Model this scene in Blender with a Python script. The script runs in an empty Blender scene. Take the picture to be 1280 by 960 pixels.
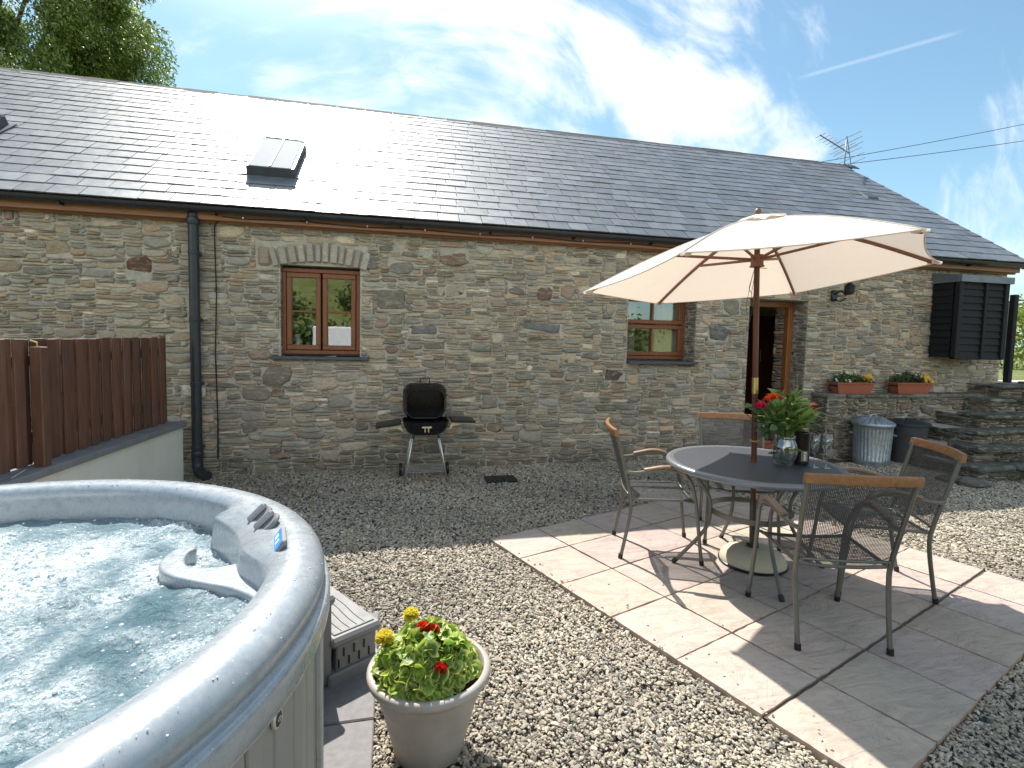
import bpy, math, random
import numpy as np
from mathutils import Vector, Matrix
random.seed(7)
rng = np.random.default_rng(11)
PI = math.pi
sc = bpy.context.scene
COL = sc.collection

# ------------------------------------------------------------------ helpers
class MB:
    """collects shapes for ONE mesh; optional colour per vertex"""
    def __init__(s):
        s.v = []; s.f = []; s.c = []; s.col = None
    def add(s, vs, fs):
        b = len(s.v)
        s.v += [tuple(p) for p in vs]
        s.f += [tuple(i + b for i in f) for f in fs]
        if s.col is not None:
            s.c += [s.col] * (len(s.v) - len(s.c))
    def box(s, c, size, R=None):
        hx, hy, hz = size[0] / 2, size[1] / 2, size[2] / 2
        vs = [Vector((x * hx, y * hy, z * hz)) for x in (-1, 1) for y in (-1, 1) for z in (-1, 1)]
        if R is not None: vs = [R @ v for v in vs]
        c = Vector(c)
        s.add([v + c for v in vs], [(0, 1, 3, 2), (4, 6, 7, 5), (0, 4, 5, 1), (2, 3, 7, 6), (0, 2, 6, 4), (1, 5, 7, 3)])
    def bbox(s, lo, hi):
        s.box([(a + b) / 2 for a, b in zip(lo, hi)], [b - a for a, b in zip(lo, hi)])
    def rbox(s, c, size, r=0.01, R=None):
        """box with chamfered edges"""
        hx, hy, hz = [a / 2 for a in size]
        r = min(r, hx * .9, hy * .9, hz * .9)
        vs = []; idx = {}
        for x in (-1, 1):
            for y in (-1, 1):
                for z in (-1, 1):
                    for k in range(3):
                        p = [x * (hx - r), y * (hy - r), z * (hz - r)]
                        p[k] = (x, y, z)[k] * (hx, hy, hz)[k]
                        idx[(x, y, z, k)] = len(vs); vs.append(Vector(p))
        fs = []
        for k in range(3):
            for sg in (-1, 1):
                a, b = [i for i in range(3) if i != k]
                q = []
                for (sa, sb) in ((-1, -1), (1, -1), (1, 1), (-1, 1)):
                    t = [0, 0, 0]; t[k] = sg; t[a] = sa; t[b] = sb
                    q.append(idx[(t[0], t[1], t[2], k)])
                flip = (sg == 1) != (k == 1)
                fs.append(tuple(q if flip else q[::-1]))
        for k in range(3):
            a, b = [i for i in range(3) if i != k]
            for sa in (-1, 1):
                for sb in (-1, 1):
                    def I(sk, w):
                        t = [0, 0, 0]; t[k] = sk; t[a] = sa; t[b] = sb
                        return idx[(t[0], t[1], t[2], w)]
                    fs.append((I(-1, a), I(1, a), I(1, b), I(-1, b)))
        for x in (-1, 1):
            for y in (-1, 1):
                for z in (-1, 1):
                    fs.append((idx[(x, y, z, 0)], idx[(x, y, z, 1)], idx[(x, y, z, 2)]))
        if R is not None: vs = [R @ v for v in vs]
        c = Vector(c)
        s.add([v + c for v in vs], fs)
    def tube(s, pts, r, n=8, cap=True):
        pts = [Vector(p) for p in pts]
        m = len(pts)
        rs = r if isinstance(r, (list, tuple)) else [r] * m
        T = []
        for i in range(m):
            a = pts[max(i - 1, 0)]; b = pts[min(i + 1, m - 1)]
            t = (b - a); T.append(t.normalized() if t.length > 1e-9 else Vector((0, 0, 1)))
        up = Vector((0, 0, 1)) if abs(T[0].z) < .9 else Vector((1, 0, 0))
        N = (up - T[0] * up.dot(T[0])).normalized()
        vs = []
        for i in range(m):
            N = (N - T[i] * N.dot(T[i]))
            N = N.normalized() if N.length > 1e-6 else T[i].orthogonal().normalized()
            B = T[i].cross(N)
            for k in range(n):
                a = 2 * PI * k / n
                vs.append(pts[i] + (N * math.cos(a) + B * math.sin(a)) * rs[i])
        fs = [(i * n + k, i * n + (k + 1) % n, (i + 1) * n + (k + 1) % n, (i + 1) * n + k) for i in range(m - 1) for k in range(n)]
        if cap:
            fs.append(tuple(range(n))[::-1]); fs.append(tuple((m - 1) * n + k for k in range(n)))
        s.add(vs, fs)
    def lathe(s, prof, c=(0, 0, 0), n=32, capb=False, capt=False, fn=None):
        vs = []
        for (r, z) in prof:
            for k in range(n):
                a = 2 * PI * k / n
                rr = r if fn is None else fn(r, a, z)
                vs.append((c[0] + rr * math.cos(a), c[1] + rr * math.sin(a), c[2] + z))
        m = len(prof)
        fs = [(i * n + k, i * n + (k + 1) % n, (i + 1) * n + (k + 1) % n, (i + 1) * n + k) for i in range(m - 1) for k in range(n)]
        if capb: fs.append(tuple(range(n))[::-1])
        if capt: fs.append(tuple((m - 1) * n + k for k in range(n)))
        s.add(vs, fs)
    def prism(s, outline, axis_lo, axis_hi, axis='z', R=None, c=(0, 0, 0)):
        n = len(outline)
        vs = []
        for h in (axis_lo, axis_hi):
            for (a, b) in outline:
                p = {'z': (a, b, h), 'y': (a, h, b), 'x': (h, a, b)}[axis]
                v = Vector(p)
                if R is not None: v = R @ v
                vs.append(v + Vector(c))
        fs = [tuple(range(n))[::-1], tuple(range(n, 2 * n))] + [(i, (i + 1) % n, n + (i + 1) % n, n + i) for i in range(n)]
        s.add(vs, fs)

def mk(name, mb, mat, parent=None, base=(0, 0, 0), smooth=False, angle=None):
    me = bpy.data.meshes.new(name)
    b = Vector(base)
    vs = [(p[0] - b.x, p[1] - b.y, p[2] - b.z) for p in mb.v] if b.length > 0 else mb.v
    me.from_pydata(vs, [], mb.f)
    if mb.c:
        at = me.color_attributes.new('Col', 'FLOAT_COLOR', 'POINT')
        buf = np.ones((len(mb.v), 4), np.float32); buf[:, :3] = np.array([c[:3] for c in mb.c], np.float32)
        at.data.foreach_set('color', buf.ravel())
    me.validate()
    import bmesh
    bm = bmesh.new(); bm.from_mesh(me); bmesh.ops.recalc_face_normals(bm, faces=bm.faces)
    bm.to_mesh(me); bm.free()
    if smooth:
        me.polygons.foreach_set('use_smooth', [True] * len(me.polygons))
        if angle is not None:
            try: me.set_sharp_from_angle(angle=math.radians(angle))
            except Exception: pass
    o = bpy.data.objects.new(name, me); COL.objects.link(o)
    if mat: me.materials.append(mat)
    if parent: o.parent = parent
    return o

def mk_np(name, V, Fq, mat, parent=None, base=None, col=None, smooth=False):
    """fast mesh from numpy: V (n,3), Fq (m,k) same-size faces, col per vertex (n,3)"""
    V = np.asarray(V, np.float32)
    if base is not None: V = V - np.array(base, np.float32)
    me = bpy.data.meshes.new(name)
    k = Fq.shape[1]
    me.vertices.add(len(V)); me.vertices.foreach_set('co', V.ravel())
    me.loops.add(Fq.size); me.loops.foreach_set('vertex_index', Fq.astype(np.int32).ravel())
    me.polygons.add(len(Fq))
    me.polygons.foreach_set('loop_start', np.arange(0, Fq.size, k, dtype=np.int32))
    me.polygons.foreach_set('loop_total', np.full(len(Fq), k, np.int32))
    me.polygons.foreach_set('use_smooth', np.full(len(Fq), smooth, bool))
    me.update(calc_edges=True)
    if col is not None:
        at = me.color_attributes.new('Col', 'FLOAT_COLOR', 'POINT')
        buf = np.ones((len(V), 4), np.float32); buf[:, :3] = col
        at.data.foreach_set('color', buf.ravel())
    o = bpy.data.objects.new(name, me); COL.objects.link(o)
    me.materials.append(mat)
    if parent: o.parent = parent
    return o

def tag(o, label, cat, group=None, kind=None):
    if label: o['label'] = label
    if cat: o['category'] = cat
    if group: o['group'] = group
    if kind: o['kind'] = kind
    return o
def thing(name, label, cat, loc=(0, 0, 0), rz=0, group=None):
    o = bpy.data.objects.new(name, None); COL.objects.link(o)
    o.empty_display_size = .1
    o.location = loc; o.rotation_euler = (0, 0, rz)
    return tag(o, label, cat, group)
def structure(o): o['kind'] = 'structure'; return o
def copy_tree(o, parent=None):
    c = o.copy(); COL.objects.link(c); c.parent = parent
    for ch in list(o.children): copy_tree(ch, c)
    return c
def rotz(a): return Matrix.Rotation(a, 3, 'Z')
def bez(pts, n=8):
    """Catmull-Rom through the points"""
    P = [Vector(p) for p in pts]; out = []
    for i in range(len(P) - 1):
        p0 = P[max(i - 1, 0)]; p1 = P[i]; p2 = P[i + 1]; p3 = P[min(i + 2, len(P) - 1)]
        for k in range(n):
            t = k / n
            out.append(.5 * ((2 * p1) + (p2 - p0) * t + (2 * p0 - 5 * p1 + 4 * p2 - p3) * t * t + (3 * p1 - p0 - 3 * p2 + p3) * t ** 3))
    out.append(P[-1]); return out

# ------------------------------------------------------------------ materials
class NT:
    def __init__(s, name):
        s.m = bpy.data.materials.new(name); s.m.use_nodes = True
        s.t = s.m.node_tree; s.t.nodes.clear()
        s.out = s.n('ShaderNodeOutputMaterial'); s.b = s.n('ShaderNodeBsdfPrincipled')
        s.l(s.b.outputs[0], s.out.inputs[0])
    def n(s, typ, **kw):
        x = s.t.nodes.new(typ)
        for k, v in kw.items(): setattr(x, k, v)
        return x
    def l(s, a, b): s.t.links.new(a, b)
    def set(s, **kw):
        for k, v in kw.items():
            i = s.b.inputs[k.replace('_', ' ')]
            if hasattr(v, 'is_linked'): s.l(v, i)
            else: i.default_value = (*v, 1) if isinstance(v, tuple) and len(v) == 3 else v
    def coord(s, scale=(1, 1, 1), kind='Object', rot=(0, 0, 0)):
        tc = s.n('ShaderNodeTexCoord'); mp = s.n('ShaderNodeMapping')
        mp.inputs['Scale'].default_value = scale; mp.inputs['Rotation'].default_value = rot
        s.l(tc.outputs[kind], mp.inputs[0]); return mp.outputs[0]
    def noise(s, vec, scale=5, detail=4, rough=.55, dist=0):
        x = s.n('ShaderNodeTexNoise'); x.inputs['Scale'].default_value = scale
        x.inputs['Detail'].default_value = detail; x.inputs['Roughness'].default_value = rough
        x.inputs['Distortion'].default_value = dist
        if vec is not None: s.l(vec, x.inputs['Vector'])
        return x.outputs['Fac']
    def vor(s, vec, scale=5, feature='F1', out='Distance'):
        x = s.n('ShaderNodeTexVoronoi', feature=feature); x.inputs['Scale'].default_value = scale
        if vec is not None: s.l(vec, x.inputs['Vector'])
        return x.outputs[out]
    def ramp(s, fac, stops, interp='LINEAR'):
        x = s.n('ShaderNodeValToRGB'); x.color_ramp.interpolation = interp
        e = x.color_ramp.elements
        while len(e) < len(stops): e.new(.5)
        for i, (p, c) in enumerate(stops):
            e[i].position = p; e[i].color = (*c, 1) if isinstance(c, tuple) else (c, c, c, 1)
        s.l(fac, x.inputs[0]); return x.outputs[0]
    def mix(s, fac, a, b, mode='MIX'):
        x = s.n('ShaderNodeMix', data_type='RGBA', blend_type=mode)
        for v, i in ((fac, 0), (a, 6), (b, 7)):
            if hasattr(v, 'is_linked'): s.l(v, x.inputs[i])
            else: x.inputs[i].default_value = (*v, 1) if isinstance(v, tuple) else ((v, v, v, 1) if i else v)
        return x.outputs[2]
    def math(s, op, a, b=0.0, clamp=False):
        x = s.n('ShaderNodeMath', operation=op, use_clamp=clamp)
        for v, i in ((a, 0), (b, 1)):
            if hasattr(v, 'is_linked'): s.l(v, x.inputs[i])
            else: x.inputs[i].default_value = v
        return x.outputs[0]
    def bump(s, h, strength=.3, dist=.01, normal=None):
        x = s.n('ShaderNodeBump'); x.inputs['Strength'].default_value = strength; x.inputs['Distance'].default_value = dist
        s.l(h, x.inputs['Height'])
        if normal is not None: s.l(normal, x.inputs['Normal'])
        s.l(x.outputs[0], s.b.inputs['Normal']); return x.outputs[0]
    def attr(s, name='Col'):
        x = s.n('ShaderNodeVertexColor', layer_name=name); return x.outputs[0]

def simple(name, col, rough=.5, metal=0., var=.12, nscale=12, bump=.08, bscale=60, bdist=.003, spec=.5, stretch=(1, 1, 1), var2=None, **kw):
    t = NT(name); v = t.coord(stretch)
    f = t.noise(v, nscale, 5)
    lo = tuple(c * (1 - var) for c in col); hi = tuple(min(1, c * (1 + var)) for c in (var2 or col))
    t.set(Base_Color=t.ramp(f, [(.3, lo), (.7, hi)]), Metallic=metal)
    rr = t.ramp(t.noise(v, nscale * 2.3, 4), [(.3, max(0, rough - .07)), (.7, min(1, rough + .07))])
    t.set(Roughness=rr)
    t.b.inputs['Specular IOR Level'].default_value = spec
    if bump: t.bump(t.noise(v, bscale, 4), bump, bdist)
    for k, x in kw.items(): t.b.inputs[k.replace('_', ' ')].default_value = x
    return t.m
M = {}
def wood(name, col, grain=(1, 1, 12), rough=.5, var=.35, rings=18):
    t = NT(name); v = t.coord(grain)
    f = t.noise(v, rings, 6, .6, .6); g = t.noise(t.coord(), 3.0, 3)
    c = t.ramp(f, [(.3, tuple(c * (1 - var) for c in col)), (.7, tuple(min(1, c * (1 + var)) for c in col))])
    c = t.mix(t.math('MULTIPLY', g, .5), c, tuple(x * .6 for x in col))
    t.set(Base_Color=c, Roughness=rough); t.bump(f, .25, .002); return t.m
M['frame_wood'] = wood('brown_window_timber', (.25, .09, .036), (1, 1, .12), .38, .2, 40)
M['fascia'] = wood('fascia_timber', (.30, .135, .062), (.1, 1, 1), .5, .25, 40)
M['fence'] = wood('stained_fence_timber', (.165, .075, .045), (1, 1, .09), .62, .3, 45)
def fence_mat():
    t = NT('stained_fence_boards'); v = t.coord((1, 1, .07)); f = t.noise(v, 45, 6, .6, .6); c = t.mix(1., t.attr(), t.ramp(f, [(.3, (.68, .68, .7)), (.7, (1.3, 1.27, 1.2))]), 'MULTIPLY')
    wz = t.noise(t.coord((3, 3, .6)), 3, 5, .7); c = t.mix(t.ramp(wz, [(.5, 0.), (.75, .3)]), c, (.20, .16, .13)); kn = t.vor(t.coord((1, 1, .5)), 7); c = t.mix(t.ramp(kn, [(.03, .7), (.07, 0.)]), c, (.05, .022, .015))
    t.set(Base_Color=c, Roughness=.66); t.bump(f, .3, .002); return t.m
M['fence_boards'] = fence_mat()
M['oiled'] = wood('oiled_hardwood', (.33, .165, .075), (1, 1, 1), .38, .3, 30)
M['pole'] = wood('parasol_pole_wood', (.13, .042, .022), (1, 1, .1), .38, .3, 40)
M['rib'] = wood('parasol_rib_wood', (.24, .105, .055), (1, 1, 1), .5, .2, 40)
M['blackboard'] = wood('black_stained_boards', (.008, .008, .010), (.12, 1, 1), .75, .3, 30)
M['darkdoor'] = wood('dark_cupboard_wood', (.13, .045, .035), (1, 1, .1), .4, .3, 20)
M['blackplastic'] = simple('black_plastic', (.012, .012, .015), .35, var=.2)
M['gutter'] = simple('gutter_plastic', (.03, .034, .042), .36, var=.15)
M['render'] = simple('cream_masonry_render', (.80, .77, .66), .85, var=.06, nscale=4, bump=.25, bscale=220, bdist=.002)
def render_mat():
    t = NT('stained_masonry_render'); v = t.coord(); n = t.noise(t.coord((1, 1, .3)), 5, 6, .65); n2 = t.noise(v, 220, 3)
    c = t.mix(t.ramp(n, [(.45, 0.), (.75, .35)]), (.93, .87, .74), (.66, .60, .47)); t.set(Base_Color=c, Roughness=.88); t.bump(n2, .25, .002); return t.m
M['render'] = render_mat()
M['coping'] = simple('grey_coping_slab', (.24, .235, .24), .8, var=.15, nscale=8, bump=.3, bscale=80)
M['slate_sill'] = simple('slate_sill', (.075, .085, .10), .45, var=.15)
M['lead'] = simple('lead_sheet', (.17, .19, .215), .42, metal=.25, var=.2, nscale=6, bump=.25, bscale=9, bdist=.01)
M['tubgrey'] = None
M['metal_frame'] = simple('powder_coated_steel', (.16, .155, .135), .36, metal=.35, var=.1, bump=.05)
M['mesh'] = simple('expanded_steel_mesh', (.095, .097, .102), .36, metal=.5, var=.1, bump=0)
M['steel'] = simple('bright_steel', (.72, .72, .70), .4, metal=.85, var=.08)
M['brass'] = simple('brass', (.7, .52, .2), .3, metal=1, var=.1)
M['castblack'] = simple('black_enamel', (.012, .012, .012), .3, var=.2)
M['sooty'] = simple('sooty_inside', (.02, .017, .014), .7, var=.5)
M['terracotta'] = simple('terracotta_plastic', (.36, .10, .05), .5, var=.1, nscale=5)
M['galv'] = None
M['binplastic'] = simple('grey_bin_plastic', (.10, .105, .115), .5, var=.1)
M['binlid'] = simple('dark_bin_lid', (.03, .034, .04), .4, var=.15)
M['soil'] = simple('potting_soil', (.035, .022, .014), .95, var=.4, nscale=40, bump=.8, bscale=90, bdist=.01)
M['pot'] = simple('taupe_plastic_pot', (.40, .355, .315), .48, var=.12, nscale=9, bump=.08)
M['cream_wall'] = simple('cream_interior_paint', (.8, .72, .55), .7, var=.05)
M['white_ceramic'] = simple('white_ceramic', (.75, .74, .7), .2, var=.04)
M['slabtop'] = None
def glassmat(name, tint=(1, 1, 1), rough=0.0):
    t = NT(name); t.set(Base_Color=tint, Roughness=rough, IOR=1.45); t.b.inputs['Transmission Weight'].default_value = 1
    return t.m
def thinglass(name, tint, k=.05):
    t = NT(name); g = t.n('ShaderNodeBsdfGlossy'); g.inputs['Roughness'].default_value = .02
    tr = t.n('ShaderNodeBsdfTransparent'); tr.inputs[0].default_value = (*tint, 1); mx = t.n('ShaderNodeMixShader')
    lw = t.n('ShaderNodeLayerWeight'); lw.inputs[0].default_value = .5; fr_ = t.math('ADD', t.math('MULTIPLY', t.math('POWER', lw.outputs['Facing'], 3.5), .8), k, True)
    t.l(fr_, mx.inputs[0]); t.l(tr.outputs[0], mx.inputs[1]); t.l(g.outputs[0], mx.inputs[2]); t.l(mx.outputs[0], t.out.inputs[0])
    return t.m
M['glass'] = thinglass('clear_glass', (.84, .87, .87), .20)
# window pane: thin glass = mix of glossy and transparent by fresnel
def panemat(name, k):
    t = NT(name); g = t.n('ShaderNodeBsdfGlossy'); g.inputs['Roughness'].default_value = .01
    tr = t.n('ShaderNodeBsdfTransparent'); mx = t.n('ShaderNodeMixShader')
    lw = t.n('ShaderNodeLayerWeight'); lw.inputs[0].default_value = .5; fr_ = t.math('ADD', t.math('MULTIPLY', t.math('POWER', lw.outputs['Facing'], 3.5), .7), k, True)
    wob = t.n('ShaderNodeBump'); wob.inputs['Strength'].default_value = .05; wob.inputs['Distance'].default_value = .01
    t.l(t.noise(t.coord(), 3, 1), wob.inputs['Height']); t.l(wob.outputs[0], g.inputs['Normal'])
    t.l(fr_, mx.inputs[0]); t.l(tr.outputs[0], mx.inputs[1]); t.l(g.outputs[0], mx.inputs[2]); t.l(mx.outputs[0], t.out.inputs[0])
    return t.m
M['pane'] = panemat('window_glass', .20)

def stone_mat(name, bump=.5):
    t = NT(name); c = t.attr(); v = t.coord()
    st = t.coord((1, 1, 3.2))
    n1 = t.noise(st, 22, 6, .65, .3); n2 = t.noise(v, 130, 4, .6); n3 = t.noise(v, 1.3, 4)
    c2 = t.mix(1., c, t.ramp(n1, [(.25, (.6, .59, .57)), (.5, (.97, .95, .92)), (.72, (1.3, 1.25, 1.15))]), 'MULTIPLY')
    c3 = t.mix(1., c2, t.ramp(n2, [(.3, (.75, .75, .75)), (.7, (1.22, 1.2, 1.18))]), 'MULTIPLY')
    c4 = t.mix(t.ramp(n3, [(.45, 0.), (.75, .28)]), c3, (.20, .18, .14))
    c4 = t.mix(t.ramp(t.noise(st, 9, 7, .75, .8), [(.50, 0.), (.62, .75)]), c4, (.40, .36, .29))
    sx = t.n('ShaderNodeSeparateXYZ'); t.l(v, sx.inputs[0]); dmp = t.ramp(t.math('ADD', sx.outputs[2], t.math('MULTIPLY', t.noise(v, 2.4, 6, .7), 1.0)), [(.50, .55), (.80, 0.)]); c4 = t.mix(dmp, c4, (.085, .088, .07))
    t.set(Base_Color=c4, Roughness=.88); t.b.inputs['Specular IOR Level'].default_value = .3
    h = t.math('ADD', t.math('MULTIPLY', n1, .7), t.math('MULTIPLY', n2, .35))
    t.bump(h, bump, .012); return t.m
M['stone'] = stone_mat('rubble_stone', .7)
def mortar_mat():
    t = NT('lime_mortar'); v = t.coord()
    n = t.noise(v, 9, 6, .6); n2 = t.noise(v, 160, 4)
    t.set(Base_Color=t.ramp(n, [(.3, (.38, .35, .295)), (.7, (.58, .535, .45))]), Roughness=.95)
    t.bump(t.math('ADD', t.math('MULTIPLY', n, .5), t.math('MULTIPLY', n2, .5)), .8, .012); return t.m
M['mortar'] = mortar_mat()
def slate_mat():
    t = NT('roof_slate'); c = t.attr(); v = t.coord()
    n = t.noise(v, 7, 5, .6); n2 = t.noise(t.coord((1, 4, 4)), 40, 4)
    c2 = t.mix(1., c, t.ramp(n, [(.3, (.75, .77, .8)), (.7, (1.2, 1.2, 1.2))]), 'MULTIPLY')
    stk = t.noise(t.coord((3.5, .35, .35)), 5, 5, .6); c2 = t.mix(t.ramp(stk, [(.5, 0.), (.72, .35)]), c2, (.19, .185, .17))
    lic = t.vor(v, 16); lm = t.math('MULTIPLY', t.ramp(lic, [(.10, 1.), (.16, 0.)]), t.ramp(t.noise(v, 1.7, 4), [(.5, 0.), (.62, .6)])); c2 = t.mix(lm, c2, (.26, .26, .20))
    t.set(Base_Color=c2, Roughness=t.ramp(t.noise(v, 11, 5), [(.3, .36), (.7, .50)]))
    t.b.inputs['Specular IOR Level'].default_value = 1.0
    t.bump(t.math('ADD', n, n2), .22, .006); return t.m
M['slate'] = slate_mat()
def gravel_mat():
    t = NT('gravel_stone'); c = t.attr(); v = t.coord()
    n = t.noise(v, 90, 4)
    t.set(Base_Color=t.mix(1., c, t.ramp(n, [(.3, (.7, .7, .7)), (.7, (1.25, 1.22, 1.18))]), 'MULTIPLY'), Roughness=.8)
    t.bump(t.noise(v, 300, 3), .3, .002); return t.m
M['gravel'] = gravel_mat()
def ground_gravel():
    t = NT('gravel_bed'); v = t.coord()
    vc = t.vor(v, 45, out='Color'); vd = t.vor(v, 45)
    sep = t.n('ShaderNodeSeparateColor'); t.l(vc, sep.inputs[0])
    c = t.ramp(sep.outputs[0], [(0, (.10, .09, .08)), (.5, (.24, .215, .18)), (1, (.40, .36, .30))])
    c = t.mix(t.ramp(vd, [(.3, 0.), (.6, .8)]), c, (.05, .045, .04))
    t.set(Base_Color=c, Roughness=.9); t.bump(vd, -.9, .02); return t.m
M['gravelbed'] = ground_gravel()
def grass_mat(name, a, b, sc_=1.0):
    t = NT(name); v = t.coord()
    n = t.noise(v, .5 * sc_, 6, .65); n2 = t.noise(v, 7 * sc_, 5, .7)
    c = t.mix(.5, t.ramp(n, [(.3, a), (.7, b)]), t.ramp(n2, [(.3, a), (.7, b)]))
    n3 = t.noise(v, 2.2, 7, .75); c = t.mix(t.ramp(n3, [(.45, 0.), (.6, .8)]), c, (.22, .22, .07)); t.set(Base_Color=c, Roughness=.9); t.bump(n2, .8, .1); return t.m
M['meadow'] = grass_mat('meadow_grass', (.03, .06, .012), (.20, .24, .05))
def leaf_mat(name, cols, trans=.35, rough=.45):
    t = NT(name)
    c = t.attr()
    t.set(Base_Color=c, Roughness=rough)
    tl = t.n('ShaderNodeBsdfTranslucent'); t.l(c, tl.inputs[0]); mx = t.n('ShaderNodeMixShader'); mx.inputs[0].default_value = trans
    t.l(t.b.outputs[0], mx.inputs[1]); t.l(tl.outputs[0], mx.inputs[2]); t.l(mx.outputs[0], t.out.inputs[0])
    return t.m
M['leaf'] = leaf_mat('leaf', None)
M['petal'] = leaf_mat('petal', None, .3, .6)
def canopy_mat():
    t = NT('canvas_cloth'); v = t.coord()
    w = t.noise(t.coord((1, 1, 1)), 400, 2); n = t.noise(v, 3, 4)
    c = t.ramp(n, [(.3, (.82, .785, .72)), (.7, (.86, .83, .77))])
    cr = t.noise(t.coord((1, 1, .4)), 5, 5, .6, 2.2); b0 = t.bump(w, .2, .001); t.bump(cr, .28, .03, b0)
    st_ = t.noise(v, 1.8, 6, .65); c = t.mix(t.ramp(st_, [(.52, 0.), (.75, .22)]), c, (.52, .46, .36)); t.set(Base_Color=c, Roughness=.9)
    tl = t.n('ShaderNodeBsdfTranslucent'); tl.inputs[0].default_value = (.82, .68, .56, 1); mx = t.n('ShaderNodeMixShader'); mx.inputs[0].default_value = .33
    t.l(t.b.outputs[0], mx.inputs[1]); t.l(tl.outputs[0], mx.inputs[2]); t.l(mx.outputs[0], t.out.inputs[0]); return t.m
M['canvas'] = canopy_mat()
def patio_mat():
    t = NT('riven_patio_slab'); c = t.attr(); v = t.coord()
    st = t.coord((1.2, 6, 1), rot=(0, 0, .36))
    n = t.noise(st, 2.6, 7, .62, 1.6); n2 = t.noise(v, 3.2, 6, .6, .8); n3 = t.noise(v, 150, 3)
    col = t.mix(1., c, t.ramp(n, [(.3, (.80, .765, .77)), (.5, (.99, .97, .955)), (.7, (1.10, 1.08, 1.03))]), 'MULTIPLY')
    ed = t.math('ABSOLUTE', t.math('SUBTRACT', n2, .5)); vein = t.ramp(ed, [(0., .30), (.02, .0)])
    col = t.mix(vein, col, (.25, .19, .15))
    s1 = t.noise(v, 1.6, 7, .7, .6); col = t.mix(t.ramp(s1, [(.48, 0.), (.68, .38)]), col, (.27, .235, .19)); s2 = t.noise(v, 26, 5, .7); col = t.mix(t.ramp(s2, [(.60, 0.), (.72, .45)]), col, (.25, .21, .17))
    t.set(Base_Color=col, Roughness=.72); t.b.inputs['Specular IOR Level'].default_value = .35
    stp = t.ramp(n2, [(.3, 0.), (.44, .35), (.46, .7), (.58, .75), (.6, 1.)])
    t.bump(t.math('ADD', t.math('ADD', stp, t.math('MULTIPLY', n, 1.2)), t.math('MULTIPLY', n3, .2)), .8, .008); return t.m
M['patio'] = patio_mat()
M['paving'] = simple('grey_paving', (.20, .19, .19), .8, var=.12, nscale=30, bump=.25, bscale=150)
def acrylic():
    t = NT('marbled_silver_acrylic'); v = t.coord()
    n = t.noise(v, 9, 6, .65, 1.2); n2 = t.noise(v, 40, 4, .7)
    c = t.mix(.4, t.ramp(n, [(.3, (.27, .305, .335)), (.7, (.43, .46, .485))]), t.ramp(n2, [(.3, (.26, .295, .32)), (.7, (.45, .48, .50))]))
    t.set(Base_Color=c, Roughness=t.ramp(n2, [(.3, .24), (.7, .34)]), Metallic=.2); t.b.inputs['Coat Weight'].default_value = .3; t.b.inputs['Coat Roughness'].default_value = .12
    return t.m
M['acrylic'] = acrylic()
M['tubside'] = simple('grey_cabinet_panel', (.33, .315, .285), .42, var=.08, nscale=3, stretch=(1, 1, .15), bump=.15, bscale=30)
M['tubplastic'] = simple('grey_step_plastic', (.20, .197, .195), .5, var=.05, nscale=8)
def galv():
    t = NT('galvanised_steel'); v = t.coord()
    vc = t.vor(v, 28, out='Color'); s = t.n('ShaderNodeSeparateColor'); t.l(vc, s.inputs[0])
    t.set(Base_Color=t.ramp(s.outputs[0], [(0, (.34, .38, .41)), (1, (.48, .52, .55))]), Metallic=.7, Roughness=t.ramp(s.outputs[1], [(0, .38), (1, .55)])); return t.m
M['galv'] = galv()
def water_mat():
    t = NT('churned_spa_water'); v = t.coord(); c = t.attr()
    n = t.noise(v, 2.4, 3, .5, .8); n2 = t.noise(v, 34, 6, .8, 1.0); n3 = t.vor(v, 120)
    sep = t.n('ShaderNodeSeparateColor'); t.l(c, sep.inputs[0])
    foam = t.math('MULTIPLY', sep.outputs[0], t.math('MAXIMUM', t.ramp(n2, [(.46, 0.), (.55, 1.)]), t.ramp(t.noise(v, 95, 5, .75, .5), [(.51, 0.), (.57, 1.)])), True)
    deep = t.ramp(n, [(.3, (.075, .15, .18)), (.7, (.23, .32, .36))])
    col = t.mix(t.math('MULTIPLY', sep.outputs[0], .6, True), deep, (.42, .53, .56))
    col = t.mix(foam, col, (.93, .96, .97))
    t.set(Base_Color=col, Roughness=t.ramp(foam, [(0, .06), (1, .35)]), IOR=1.33)
    bb = t.math('ADD', t.math('MULTIPLY', t.noise(v, 60, 5, .7, .6), .6), t.math('MULTIPLY', t.noise(v, 17, 4, .6, 1.), 1.2))
    t.bump(bb, 1.0, .020); return t.m
M['water'] = water_mat()
M['tabletop'] = simple('grey_table_mesh', (.14, .15, .165), .45, metal=.2, var=.08, nscale=30, bump=.25, bscale=350)
M['darkglass'] = simple('dark_bottle_glass', (.015, .014, .012), .15, var=.1)
M['paper'] = simple('label_paper', (.7, .68, .62), .7)

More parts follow.
